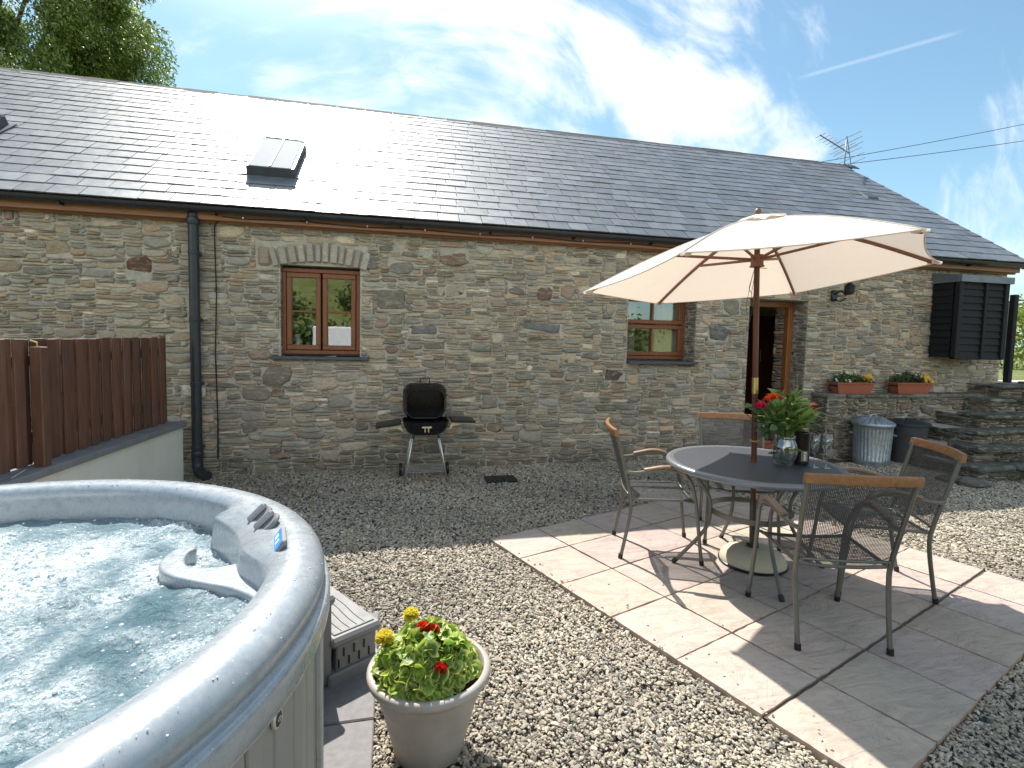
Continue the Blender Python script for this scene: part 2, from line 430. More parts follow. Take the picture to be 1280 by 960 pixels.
# ------------------------------------------------------------------ camera
CAMH = 1.54
F_PX, CY_PX = 658.38, 465.89
yaw, pitch, roll = .2268, .0687, .0233
fwd = Vector((math.sin(yaw) * math.cos(pitch), math.cos(yaw) * math.cos(pitch), -math.sin(pitch)))
rt = Vector((math.cos(yaw), -math.sin(yaw), 0)); up = rt.cross(fwd)
r2 = rt * math.cos(roll) + up * math.sin(roll); u2 = -rt * math.sin(roll) + up * math.cos(roll)
cam = bpy.data.cameras.new('camera'); camo = bpy.data.objects.new('camera', cam); COL.objects.link(camo)
camo.matrix_world = Matrix(((r2.x, u2.x, -fwd.x, 0), (r2.y, u2.y, -fwd.y, 0), (r2.z, u2.z, -fwd.z, CAMH), (0, 0, 0, 1)))
cam.sensor_width = 36; cam.sensor_fit = 'HORIZONTAL'; cam.lens = F_PX / 1280 * 36
cam.shift_y = -(480 - CY_PX) / 1280; cam.clip_start = .02; cam.clip_end = 2000
sc.camera = camo
def pix_dir(x, y):
    d = r2 * ((x - 640) / F_PX) - u2 * ((y - CY_PX) / F_PX) + fwd
    return d.normalized()

# ------------------------------------------------------------------ light
SUN = Vector((-.17, .75, 1)).normalized()
el = math.asin(SUN.z); az = math.atan2(SUN.x, SUN.y)
sun = bpy.data.lights.new('sun', 'SUN'); sun.energy = 5.0; sun.angle = math.radians(.53); sun.color = (1, .955, .88)
suno = bpy.data.objects.new('sun', sun); COL.objects.link(suno)
suno.rotation_euler = SUN.to_track_quat('Z', 'Y').to_euler(); suno.location = SUN * 30

w = bpy.data.worlds.new('World'); sc.world = w; w.use_nodes = True
nt = w.node_tree; nt.nodes.clear()
def wn(typ, **kw):
    x = nt.nodes.new(typ)
    for k, v in kw.items(): setattr(x, k, v)
    return x
def wl(a, b): nt.links.new(a, b)
def wm(op, a, b=0., clamp=False):
    x = wn('ShaderNodeMath', operation=op, use_clamp=clamp)
    for v, i in ((a, 0), (b, 1)):
        if hasattr(v, 'is_linked'): wl(v, x.inputs[i])
        else: x.inputs[i].default_value = v
    return x.outputs[0]
out = wn('ShaderNodeOutputWorld'); bg = wn('ShaderNodeBackground'); wl(bg.outputs[0], out.inputs[0])
sky = wn('ShaderNodeTexSky', sky_type='NISHITA'); sky.sun_disc = False; sky.sun_elevation = el; sky.sun_rotation = az
sky.air_density = 1.0; sky.dust_density = .6; sky.ozone_density = 1.6; sky.altitude = 60
tc = wn('ShaderNodeTexCoord'); D = tc.outputs['Generated']
def vdot(vec):
    x = wn('ShaderNodeVectorMath', operation='DOT_PRODUCT'); wl(D, x.inputs[0]); x.inputs[1].default_value = vec
    return x.outputs['Value']
def mrange(v, a, b, c, d, smooth=True):
    x = wn('ShaderNodeMapRange'); x.interpolation_type = 'SMOOTHSTEP' if smooth else 'LINEAR'
    wl(v, x.inputs[0])
    for i, q in enumerate((a, b, c, d)): x.inputs[i + 1].default_value = q
    return x.outputs[0]
# banks of thin cloud, each a soft patch of directions
blobs = [(380, 125, 6, .38), (460, 95, 6.5, .5), (540, 55, 7, .62), (610, 10, 8, .8), (660, 50, 8, .85), (740, 80, 7.5, .85), (820, 115, 7, .8), (900, 150, 6.5, .75), (965, 185, 5.5, .7), (600, 115, 10, .5), (700, 140, 8, .5), (850, 60, 7, .5),
         (700, -90, 14, .5), (800, -20, 10, .55), (1240, 288, 9, .5), (915, 12, 4, .5), (280, 20, 7, .2), (1275, 145, 4, .5), (950, 90, 8, .35),
         (1160, 300, 7, .3), (560, -200, 22, .5), (-500, 100, 25, .6), (1800, 150, 25, .6)]
acc = None
for (px_, py_, rad, st) in blobs:
    d = pix_dir(px_, py_)
    m_ = mrange(vdot(d), math.cos(math.radians(rad)), math.cos(math.radians(rad * .25)), 0, st)
    acc = m_ if acc is None else wm('MAXIMUM', acc, m_)
back = mrange(vdot(Vector((0, -1, .15)).normalized()), .2, .8, 0, .8); back = wm('MULTIPLY', back, mrange(vdot(Vector((.50, -.86, .12)).normalized()), math.cos(math.radians(20)), math.cos(math.radians(9)), 1, 0)); acc = wm('MAXIMUM', acc, back)  # unseen cloud added behind the camera to fill the shaded wall
def wnoise(scale, vec, detail=7, rough=.6, dist=.0):
    mp = wn('ShaderNodeMapping'); mp.inputs['Scale'].default_value = vec; mp.inputs['Rotation'].default_value = (.3, .5, .75)
    wl(D, mp.inputs[0]); x = wn('ShaderNodeTexNoise'); x.inputs['Scale'].default_value = scale; x.inputs['Detail'].default_value = detail
    x.inputs['Roughness'].default_value = rough; x.inputs['Distortion'].default_value = dist; wl(mp.outputs[0], x.inputs['Vector']); return x.outputs['Fac']
nz = wnoise(2.7, (.9, 4.2, 2.0), 9, .60, 1.1); nz2 = wnoise(8, (.8, 6, 2.4), 8, .62, .8)
cl = wm('ADD', acc, wm('ADD', wm('MULTIPLY', wm('SUBTRACT', nz, .5), 1.9), wm('MULTIPLY', wm('SUBTRACT', nz2, .5), .7)))
cl = mrange(cl, .22, 1.15, 0, .92)
cl = wm('MULTIPLY', cl, mrange(acc, .0, .25, 0, 1))
# two vapour trails: thin bands of a great circle
def trail(p0, p1, w0, st):
    a = pix_dir(*p0); b = pix_dir(*p1); n = a.cross(b).normalized(); mid = (a + b).normalized(); half = math.acos(max(-1, min(1, a.dot(b)))) / 2
    band = mrange(wm('ABSOLUTE', vdot(n)), w0, 0, 0, 1)
    lim = mrange(vdot(mid), math.cos(half * 1.1), math.cos(half * .75), 0, st)
    return wm('MULTIPLY', band, lim)
for tr in (trail((1000, 97), (1200, 40), .0042, .17), trail((163, 40), (176, -25), .0055, .8), trail((730, 190), (840, 160), .006, .4)):
    cl = wm('MAXIMUM', cl, tr)
hz = wn('ShaderNodeSeparateXYZ'); wl(D, hz.inputs[0])
haze = mrange(hz.outputs[2], .0, .42, .40, .10)
tint = wn('ShaderNodeMix', data_type='RGBA', blend_type='MULTIPLY'); tint.inputs[0].default_value = 1
wl(sky.outputs[0], tint.inputs[6]); tint.inputs[7].default_value = (1.0, 1.24, 1.18, 1)
hm = wn('ShaderNodeMix', data_type='RGBA'); wl(haze, hm.inputs[0]); wl(tint.outputs[2], hm.inputs[6]); hm.inputs[7].default_value = (3.9, 5.6, 6.6, 1)
cm = wn('ShaderNodeMix', data_type='RGBA'); wl(cl, cm.inputs[0]); wl(hm.outputs[2], cm.inputs[6]); 
cc_ = wn('ShaderNodeMix', data_type='RGBA'); hz0 = wn('ShaderNodeSeparateXYZ'); wl(D, hz0.inputs[0]); wl(wm('MULTIPLY', mrange(vdot(Vector((0, -1, .15)).normalized()), 0, .8, 0, 1), mrange(hz0.outputs[2], .25, .6, 1, 0)), cc_.inputs[0]); cc_.inputs[6].default_value = (9.3, 9.5, 9.6, 1); cc_.inputs[7].default_value = (24, 23.6, 22.6, 1)  # added cloud behind the camera, brightened low down to light the wall
wl(cc_.outputs[2], cm.inputs[7])
# bright glow added round the sun, mostly above the view, for roof glare
sv = mrange(vdot(SUN), math.cos(math.radians(28)), math.cos(math.radians(4)), 0, 1)
veil = wn('ShaderNodeMix', data_type='RGBA', blend_type='ADD'); veil.inputs[0].default_value = 1
vs_ = wn('ShaderNodeVectorMath', operation='SCALE'); vs_.inputs[0].default_value = (10, 9.7, 9.2); wl(sv, vs_.inputs['Scale'])
wl(cm.outputs[2], veil.inputs[6]); wl(vs_.outputs[0], veil.inputs[7])
wl(veil.outputs[2], bg.inputs[0]); bg.inputs[1].default_value = .092
sc.view_settings.view_transform = 'Standard'; sc.view_settings.look = 'None'; sc.view_settings.exposure = .66; sc.view_settings.gamma = 1
sc.view_settings.use_curve_mapping = False
sc.cycles.use_denoising = True
sc.cycles.max_bounces = 8; sc.cycles.transparent_max_bounces = 16; sc.cycles.caustics_reflective = False; sc.cycles.caustics_refractive = False
sc.cycles.sample_clamp_indirect = 6

# ------------------------------------------------------------------ ground
GZ = -.03
# one sheet: flat yard, lawn rising to a bank behind the camera, fields to the horizon
xs = np.concatenate([[-400, -200, -100, -60, -40, -25], np.linspace(-16, 30, 47), [40, 60, 100, 200, 400]])
ys = np.concatenate([[-400, -200, -120, -80], np.linspace(-60, -4, 57), [-2, 0, 5, 10, 16, 25, 50, 100, 200, 400]])
X, Y = np.meshgrid(xs, ys)
def hgt(x, y):
    b = np.clip((-4.5 - y) / 22., 0, 1); b = b * b * (3 - 2 * b)
    z = GZ - .02 + b * (2.4 + 3.6 / (1 + np.exp((x - 4) / 2.5))) + np.clip(b * 3, 0, 1) * .25 * np.sin(x * .8 + 1.3 * np.sin(y * .5)) 
    return z
Z = hgt(X, Y)
V = np.stack([X, Y, Z], -1).reshape(-1, 3); ny, nx = X.shape
Fq = np.array([(j * nx + i, j * nx + i + 1, (j + 1) * nx + i + 1, (j + 1) * nx + i) for j in range(ny - 1) for i in range(nx - 1)])
g = mk_np('ground', V, Fq, M['meadow'], smooth=True); structure(g)
mb = MB(); mb.add([(-9, -3.5, GZ - .012), (14, -3.5, GZ - .012), (14, 6.4, GZ - .012), (-9, 6.4, GZ - .012)], [(0, 1, 2, 3)])
structure(mk('gravel_bed', mb, M['gravelbed']))

TH = .3575; S = .4497; PX0, PY0 = .727, 3.8903
def patio_xy(u, v):
    c, s = math.cos(TH), math.sin(TH)
    return (PX0 + S * (u * c + v * s), PY0 + S * (u * s - v * c))
# ---- gravel stones: one loose mass
def ico():
    t = (1 + 5 ** .5) / 2
    v = np.array([(-1, t, 0), (1, t, 0), (-1, -t, 0), (1, -t, 0), (0, -1, t), (0, 1, t), (0, -1, -t), (0, 1, -t), (t, 0, -1), (t, 0, 1), (-t, 0, -1), (-t, 0, 1)], float)
    v /= np.linalg.norm(v[0])
    f = np.array([(0, 11, 5), (0, 5, 1), (0, 1, 7), (0, 7, 10), (0, 10, 11), (1, 5, 9), (5, 11, 4), (11, 10, 2), (10, 7, 6), (7, 1, 8), (3, 9, 4), (3, 4, 2), (3, 2, 6), (3, 6, 8), (3, 8, 9), (4, 9, 5), (2, 4, 11), (6, 2, 10), (8, 6, 7), (9, 8, 1)])
    return v, f
def gravel_field():
    N = 800000
    x = rng.uniform(-2.6, 9.5, N); y = rng.uniform(.7, 6.15, N)
    # density by distance
    dist = np.hypot(x, y)
    dens = np.where(dist < 3.2, 1., np.where(dist < 4.6, .78, .52))
    keep = rng.random(N) < dens * .62
    # inside the yard that can be seen, with a wide margin
    P = np.stack([x, y, np.zeros_like(x) - CAMH], -1)
    dz = P @ np.array(fwd); sx = (P @ np.array(r2)) / dz * F_PX; sy = (P @ np.array(u2)) / dz * F_PX
    keep &= (dz > .3) & (sx > -760) & (sx < 800) & (sy > -640)
    c, s = math.cos(TH), math.sin(TH)
    dx, dy = (x - PX0) / S, (y - PY0) / S
    u = dx * c + dy * s; v = dx * s - dy * c
    keep &= ~((u > -.005) & (u < 6.005) & (v > .08) & (v < 6.0))
    keep &= np.hypot(x + 1.31, y - 1.55) > 1.1
    keep &= ~((x < -.055) & (y < 2.9))
    keep &= ~((x < -2.1) & (y > 2.9))
    keep &= ~((x > 5.56) & (y > 5.68))
    x, y, dist = x[keep], y[keep], dist[keep]; n = len(x)
    iv, jf = ico()
    sz = rng.gamma(9, 1 / 9., n) * .0076 * np.where(dist < 3.2, 1, np.where(dist < 4.6, 1.13, 1.35))
    sz = np.clip(sz, .0045, .018)
    L = sz * rng.uniform(1.0, 1.5, n); W = sz * rng.uniform(.6, .95, n); H = sz * rng.uniform(.3, .65, n)
    # a few strays kicked on to the slabs
    ns = 110; us = rng.uniform(.02, 6, ns); vs_2 = rng.uniform(.1, 5.97, ns); side = rng.random(ns) < .55; us[side] = rng.exponential(.12, side.sum()) + .02; vs_2[~side & (rng.random(ns) < .7)] = .1
    sxy = np.array([patio_xy(a_, b_) for a_, b_ in zip(us, vs_2)]); x = np.concatenate([x, sxy[:, 0]]); y = np.concatenate([y, sxy[:, 1]]); dist = np.hypot(x, y); sz = np.concatenate([sz, rng.uniform(.003, .008, ns)]); n = len(x)
    L = sz * rng.uniform(1.0, 1.5, n); W = sz * rng.uniform(.6, .95, n); H = sz * rng.uniform(.3, .65, n)
    V = iv[None] * (1 + rng.uniform(-.28, .28, (n, 12, 1))) + rng.uniform(-.12, .12, (n, 12, 3))
    V = V * np.stack([L, W, H], -1)[:, None, :]
    # random tilt then spin
    a = rng.uniform(0, 2 * PI, n); ti = rng.normal(0, .35, n); tj = rng.normal(0, .35, n)
    def rot(V, ax, ang):
        c, s = np.cos(ang)[:, None], np.sin(ang)[:, None]
        i, j = [(1, 2), (2, 0), (0, 1)][ax]
        A = V[..., i] * c - V[..., j] * s; B = V[..., i] * s + V[..., j] * c
        V = V.copy(); V[..., i] = A; V[..., j] = B; return V
    V = rot(rot(rot(V, 0, ti), 1, tj), 2, a)
    hump = .006 * np.sin(x * 7.3 + 2 * np.sin(y * 3)) * np.sin(y * 6.1)
    z = GZ + .006 + hump + rng.uniform(-.005, .009, n)
    z[-ns:] = .003
    V += np.stack([x, y, z], -1)[:, None, :]
    Fq = (jf[None] + (np.arange(n) * 12)[:, None, None]).reshape(-1, 3)
    pal = np.array([(.44, .39, .31), (.37, .325, .26), (.52, .465, .38), (.31, .285, .24), (.22, .21, .195), (.41, .34, .25), (.60, .55, .47), (.32, .315, .30), (.46, .425, .36)])
    big_ = .92 + .16 * np.sin(x * 2.1 + 1.7 * np.sin(y * 1.3)) * np.sin(y * 2.7 + x)
    pal = (pal * .75 + .25 * np.array([.40, .37, .32])) * np.array([1.10, 1.08, 1.03])
    cc = big_[:, None] * pal[rng.choice(len(pal), n, p=[.19, .17, .13, .13, .08, .08, .05, .07, .10])] * rng.uniform(.8, 1.15, (n, 1))
    col = np.repeat(cc, 12, 0)
    o = mk_np('gravel', V.reshape(-1, 3), Fq, M['gravel'], col=col)
    o['kind'] = 'stuff'
    return n
print('gravel', gravel_field())

# ---- patio of riven square slabs
def patio():
    Vs = []; Fs = []; Cs = []
    b = 0
    R_ = random.Random(5)
    ulines = [0, 1, 2, 3, 4, 5, 6, 7, 8, 9]
    for ui in range(6):
        for vi in range(6):
            u0, u1 = ui, ui + 1; v0, v1 = vi + (.08 if vi == 0 else 0), vi + 1
            g = .0135
            gv0 = .024 if vi == 5 else g; gv1 = .024 if vi == 4 else g   # the one wide joint
            if ui >= 4 and vi >= 5: pass
            n = 10
            top = []
            dz = R_.uniform(-.0015, .0015)
            col = np.array([.475, .395, .338]) * R_.uniform(.93, 1.06) * np.array([1, R_.uniform(.975, 1.025), R_.uniform(.94, 1.05)])
            ed = [[R_.uniform(-.0025, .0025) for _ in range(n + 1)] for _ in range(4)]
            for j in range(n + 1):
                for i in range(n + 1):
                    fu, fv = i / n, j / n
                    uu = u0 + g + (u1 - u0 - 2 * g) * fu; vv = v0 + gv0 + (v1 - v0 - gv0 - gv1) * fv
                    if i == 0: uu += ed[0][j] / S
                    if i == n: uu += ed[1][j] / S
                    if j == 0: vv += ed[2][i] / S
                    if j == n: vv += ed[3][i] / S
                    x, y = patio_xy(uu, vv)
                    z = dz
                    if i in (0, n) or j in (0, n): z -= .004
                    top.append((x, y, z))
            Vs += top; Fs += [(b + j * (n + 1) + i, b + j * (n + 1) + i + 1, b + (j + 1) * (n + 1) + i + 1, b + (j + 1) * (n + 1) + i) for j in range(n) for i in range(n)]
            Cs += [col] * len(top)
            ring = [i for i in range(n + 1)] + [j * (n + 1) + n for j in range(1, n + 1)] + [n * (n + 1) + i for i in range(n - 1, -1, -1)] + [j * (n + 1) for j in range(n - 1, 0, -1)]
            b2 = len(Vs)
            for k in ring: Vs.append((top[k][0], top[k][1], -.045)); Cs.append(np.array([.46, .31, .19]))
            m = len(ring)
            for k in range(m):
                Fs.append((b + ring[k], b + ring[(k + 1) % m], b2 + (k + 1) % m, b2 + k))
            b = len(Vs)
    V = np.array(Vs); Fq = np.array(Fs)
    o = mk_np('patio', V, Fq[:, ::-1], M['patio'], col=np.array(Cs), smooth=False)
    structure(o)
    mb = MB(); q = [patio_xy(*t) for t in ((.02, .1), (5.98, .1), (5.98, 5.98), (.02, 5.98))]
    mb.add([(x, y, -.014) for x, y in q], [(0, 1, 2, 3)])
    jm = simple('joint_sand', (.12, .095, .07), .95, var=.3, nscale=60)
    structure(mk('patio_bed', mb, jm))
patio()
# ---- grey paving under the hot tub
mb = MB()
R_ = random.Random(3)
for (y0, y1) in ((-.9, -.0), (.008, .9), (.908, 1.80), (1.808, 2.08), (2.088, 2.92)):
    for (x0, x1) in ((-3.0, -2.2), (-2.19, -1.3), (-1.29, -.52), (-.51, -.055)):
        mb.rbox(((x0 + x1) / 2, (y0 + y1) / 2, -.03), (x1 - x0, y1 - y0 - .0, .05), .005)
structure(mk('paving', mb, M['paving']))

# ------------------------------------------------------------------ rubble masonry
STONE_PAL0 = [((.25, .225, .185), 5), ((.205, .19, .165), 5), ((.165, .162, .152), 4), ((.30, .265, .21), 4), ((.245, .185, .13), 2.8), ((.30, .215, .145), 2),
             ((.38, .34, .28), 1.6), ((.16, .168, .168), 1.6), ((.105, .105, .105), 2.0), ((.22, .235, .22), 2), ((.16, .105, .085), 1.3), ((.48, .45, .40), .5)]
STONE_PAL = [(tuple((q * .78 + m_ * .22) * w_ for q, m_, w_ in zip(c, (.235, .212, .175), (1.03, 1.0, .96))), k) for c, k in STONE_PAL0]
def rubble(w, h, seed, holes=(), cell=(.023, .0155), big=.012, holefn=None, tone=1.80, fixed=()):
    """stones laid at random in a w x h rectangle: list of (u, v, wid, hei, col)"""
    R_ = random.Random(seed)
    cu, cv = cell; nu, nv = int(w / cu) , int(h / cv)
    occ = np.zeros((nv, nu), bool)
    out = []
    pal = [p for p, q in STONE_PAL]; pw = [q for p, q in STONE_PAL]
    def blocked(u, v):
        for (a, b, c, d) in holes:
            if a <= u <= b and c <= v <= d: return True
        return holefn(u, v) if holefn else False
    for j in range(nv):
        for i in range(nu):
            if blocked((i + .5) * cu, (j + .5) * cv): occ[j, i] = True
    for (u, v, a, b, col) in fixed:
        i0, j0, i1, j1 = int(u / cu), int(v / cv), int((u + a) / cu), int((v + b) / cv)
        occ[j0:j1, i0:i1] = True; out.append((i0 * cu, j0 * cv, (i1 - i0) * cu, (j1 - j0) * cv, col, True))
    def place(i, j, a, b):
        occ[j:j + b, i:i + a] = True
        c = R_.choices(pal, pw)[0]; k = R_.uniform(.76, 1.25) * tone
        out.append((i * cu, j * cv, a * cu, b * cv, tuple(q * k for q in c), False))
    # some large stones first
    for _ in range(int(w * h / (cu * cv) * big / 20)):
        a = R_.randint(6, 12); b = R_.randint(5, 9); i = R_.randint(0, max(0, nu - a)); j = R_.randint(0, max(0, nv - b))
        if i + a <= nu and j + b <= nv and not occ[j:j + b, i:i + a].any(): place(i, j, a, b)
    for j in range(nv):
        i = 0
        while i < nu:
            if occ[j, i]: i += 1; continue
            b = R_.choices([1, 2, 3, 4, 5, 7], [2.2, 4.6, 2.6, 1.2, .6, .25])[0]
            a = int(R_.gammavariate(3.2, 1.0) * 1.7 + b * .9) + 2; a = min(a, 14)
            aa = 0
            while aa < a and i + aa < nu and not occ[j, i + aa]: aa += 1
            bb = 1
            while bb < b and j + bb < nv and not occ[j + bb, i:i + aa].any(): bb += 1
            place(i, j, aa, bb); i += aa
    return out

def stones_mesh(name, st, O, U, Nrm, mat, parent=None, base=None, seed=1, prot=.018, seg=12, gap=.0042):
    """build the stones: O origin, U horizontal direction, up = z, Nrm outward normal"""
    g_ = np.random.default_rng(seed)
    n = len(st)
    u = np.array([s[0] for s in st]); v = np.array([s[1] for s in st]); a = np.array([s[2] for s in st]); b = np.array([s[3] for s in st])
    col = np.array([s[4] for s in st])
    cx = u + a / 2; cy = v + b / 2
    ga = np.minimum(gap * g_.uniform(.4, 1.6, n), a * .18); gb = np.minimum(gap * g_.uniform(.4, 1.5, n), b * .18)
    hx = a / 2 - ga; hy = b / 2 - gb
    ang = np.linspace(0, 2 * PI, seg, endpoint=False)[None] + g_.uniform(-.14, .14, (n, seg))
    e = g_.uniform(.34, .74, (n, 1))    # superellipse exponent: boxy
    X = np.sign(np.cos(ang)) * np.abs(np.cos(ang)) ** e; Yv = np.sign(np.sin(ang)) * np.abs(np.sin(ang)) ** e
    wob = 1 + g_.normal(0, .10, (n, seg))
    X = X * hx[:, None] * wob; Yv = Yv * hy[:, None] * (1 + g_.normal(0, .13, (n, seg)))
    skew = g_.normal(0, .17, n)[:, None]; Yv = Yv + skew * X * np.minimum(1, hy / hx)[:, None]
    pr = prot * g_.uniform(.35, 1.25, n)[:, None]; tx = g_.normal(0, .06, n)[:, None]; ty = g_.normal(0, .12, n)[:, None]
    rings = []
    for (sc_, dp) in ((1.06, -.025), (1.0, .35), (.86, .88), (.5, 1.0)):
        xx = X * sc_; yy = Yv * sc_
        if sc_ == .86:
            xx = X - np.sign(X) * np.minimum(np.abs(X) * .3, .008); yy = Yv - np.sign(Yv) * np.minimum(np.abs(Yv) * .4, .007)
        d = pr * dp + (tx * xx + ty * yy) * (dp > 0)
        if dp > .8: d = d + g_.normal(0, .0016, (n, seg))
        if dp < 0: d = np.full_like(xx, -.02)
        rings.append(np.stack([xx, yy, d], -1))
    ctr = np.stack([np.zeros(n), np.zeros(n), pr[:, 0] * 1.02], -1)[:, None, :]
    L = np.concatenate(rings + [ctr], 1)          # n, 4*seg+1, 3
    L[..., 0] += cx[:, None]; L[..., 1] += cy[:, None]
    U = np.array(U, float); Nn = np.array(Nrm, float); Zv = np.array((0, 0, 1.))
    P = np.array(O, float) + L[..., 0:1] * U + L[..., 1:2] * Zv + L[..., 2:3] * Nn
    m = 4 * seg + 1
    f = []
    for r in range(3):
        for k in range(seg):
            f.append((r * seg + k, r * seg + (k + 1) % seg, (r + 1) * seg + (k + 1) % seg, (r + 1) * seg + k))
    for k in range(seg): f.append((3 * seg + k, 3 * seg + (k + 1) % seg, 4 * seg, 4 * seg))
    f3 = np.array([q for q in f if q[2] != q[3]]); 
    tri = []
    for q in f:
        if q[2] == q[3]: tri.append(q[:3])
        else: tri.append((q[0], q[1], q[2])); tri.append((q[0], q[2], q[3]))
    tri = np.array(tri)
    if np.dot(np.cross(U, Zv), Nn) < 0: tri = tri[:, ::-1]
    Fq = (tri[None] + (np.arange(n) * m)[:, None, None]).reshape(-1, 3)
    cc = np.repeat(col, m, 0)
    return mk_np(name, P.reshape(-1, 3), Fq, mat, parent=parent, base=base, col=cc, smooth=True)

# ------------------------------------------------------------------ the cottage
WY = 6.16      # mortar face
HX0, HX1, HZ = -7.0, 9.05, 2.80
house = thing('stone_cottage', 'long low rubble stone cottage with a grey slate roof and brown timber windows', 'cottage', (1, 8, 0))
HB = (1, 8, 0)
win1 = (-1.17, -.34, 1.27, 2.26)     # x0 x1 z0 z1
win2 = (2.90, 3.86, 1.25, 2.16)
door = (4.64, 5.56, -.05, 2.12)
def arch_top(x):     # soffit of the stone arch over window 1
    t = (x + .755) / .43; return 2.222 + .062 * (1 - t * t)
mb = MB()
def wallbox(x0, x1, z0, z1, y1=6.62): mb.bbox((x0, WY, z0), (x1, y1, z1))
wallbox(HX0, win1[0], -.1, HZ); wallbox(win1[0], win1[1], -.1, win1[2]); wallbox(win1[0], win1[1], win1[3], HZ)
wallbox(win1[1], win2[0], -.1, HZ); wallbox(win2[0], win2[1], -.1, win2[2]); wallbox(win2[0], win2[1], win2[3], HZ)
wallbox(win2[1], door[0], -.1, HZ); wallbox(door[0], door[1], door[3], HZ); wallbox(door[1], HX1, -.1, HZ)
# gable and back walls
mb.bbox((HX1 - .45, 6.63, -.1), (HX1, 12.7, HZ)); mb.bbox((HX0, 6.63, -.1), (HX0 + .4, 12.7, HZ)); mb.bbox((HX0 + .41, 12.3, -.1), (HX1 - .46, 12.7, HZ))
mb.add([(HX1 - .02, 6.2, HZ), (HX1 - .02, 12.65, HZ), (HX1 - .02, 9.45, 5.05)], [(0, 1, 2)])
wall = mk('wall', mb, M['mortar'], house, HB)
def hfn(u, v):
    x = HX0 + u; z = -.06 + v
    for (a, b, c, d) in (win1, win2, door):
        if a - .0 < x < b + .0 and c < z < d: return True
    if -1.40 < x < -.27 and 2.2 < z < 2.50:   # voussoirs of the arch
        return True
    return False
ARCHC = [(.36, .335, .29), (.33, .31, .27), (.30, .29, .26), (.40, .36, .30), (.30, .28, .27), (.34, .33, .31)]
fx = lambda x, z, a, b, c: (x - HX0, z + .06, a, b, c)
fixed = [fx(-2.62, 2.04, .24, .24, (.16, .072, .05)), fx(-3.3, 2.22, .2, .16, (.42, .34, .24)), fx(-3.0, 2.04, .3, .09, (.36, .34, .30)), fx(-2.45, 2.36, .24, .12, (.36, .36, .32)),
         fx(-.14, 1.8, .30, .26, (.21, .20, .165)), fx(.55, 2.35, .32, .2, (.23, .16, .12)), fx(1.72, 2.0, .2, .17, (.19, .115, .09)), fx(-1.36, .95, .3, .2, (.24, .21, .165)),
         fx(4.05, 1.55, .3, .2, (.15, .16, .175)), fx(4.25, 1.9, .26, .22, (.24, .23, .2)), fx(4.0, 2.12, .26, .2, (.2, .2, .18)), fx(2.62, 1.02, .28, .12, (.13, .10, .09)),
         fx(2.3, 1.28, .26, .10, (.20, .19, .17)), fx(.2, 1.55, .34, .11, (.19, .195, .2)), fx(1.55, 1.62, .5, .09, (.19, .205, .235)), fx(-1.55, .78, .28, .16, (.27, .24, .2))]
st = rubble(HX1 - HX0, HZ + .04, 21, holefn=hfn, fixed=fixed, big=.05)
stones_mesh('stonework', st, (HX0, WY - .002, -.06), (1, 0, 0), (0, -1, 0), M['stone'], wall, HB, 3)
# arch of upright stones over window 1
mbs = MB(); mbs.col = None
R_ = random.Random(9); mbs.col = (1, 1, 1)
xa = -1.24; k = 0
while xa < -.33:
    wv = R_.uniform(.062, .095)
    tlt = (xa + wv / 2 + .755) * .60
    zc = arch_top(xa + wv / 2) + .015
    hh = R_.uniform(.19, .215); kk = R_.uniform(1.25, 1.6)
    mbs.col = tuple(q * kk for q in ARCHC[k % 6]); k += 1
    R3 = Matrix.Rotation(tlt, 3, 'Y')
    mbs.rbox((xa + wv / 2 + tlt * .11, WY - .008, zc + hh / 2), (wv - .016, .07, hh), .010, R3)
    xa += wv
mbs.col = (.36, .31, .25); mbs.rbox((-1.325, WY - .003, 2.335), (.13, .055, .2), .03)
mbs.col = (.17, .175, .18); mbs.rbox((-.262 + .04, WY - .003, 2.33), (.12, .055, .18), .03)
mk('window_arch', mbs, M['stone'], wall, HB)
# stone reveals of the deep openings (quoins turning the corner)
def reveal(x, side, z0, z1, depth, seed):
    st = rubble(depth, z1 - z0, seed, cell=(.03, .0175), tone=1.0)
    if side > 0: stones_mesh('stonework', st, (x + .002, WY + .0, z0), (0, 1, 0), (-1, 0, 0), M['stone'], wall, HB, seed, prot=.01)
    else: stones_mesh('stonework', st, (x - .002, WY + .0, z0), (0, 1, 0), (1, 0, 0), M['stone'], wall, HB, seed, prot=.01)
reveal(win2[1], 1, win2[2], win2[3], .27, 31); reveal(door[1], 1, -.03, door[3], .27, 32)
reveal(win1[0], -1, win1[2], win1[3], .09, 33); reveal(door[0], -1, -.03, door[3], .27, 34); reveal(win2[0], -1, win2[2], win2[3], .27, 35)
# gable stonework
st = rubble(6.4, 2.8, 77, cell=(.05, .035)); stones_mesh('stonework', st, (HX1 + .002, 6.2, -.06), (0, 1, 0), (1, 0, 0), M['stone'], wall, HB, 5)

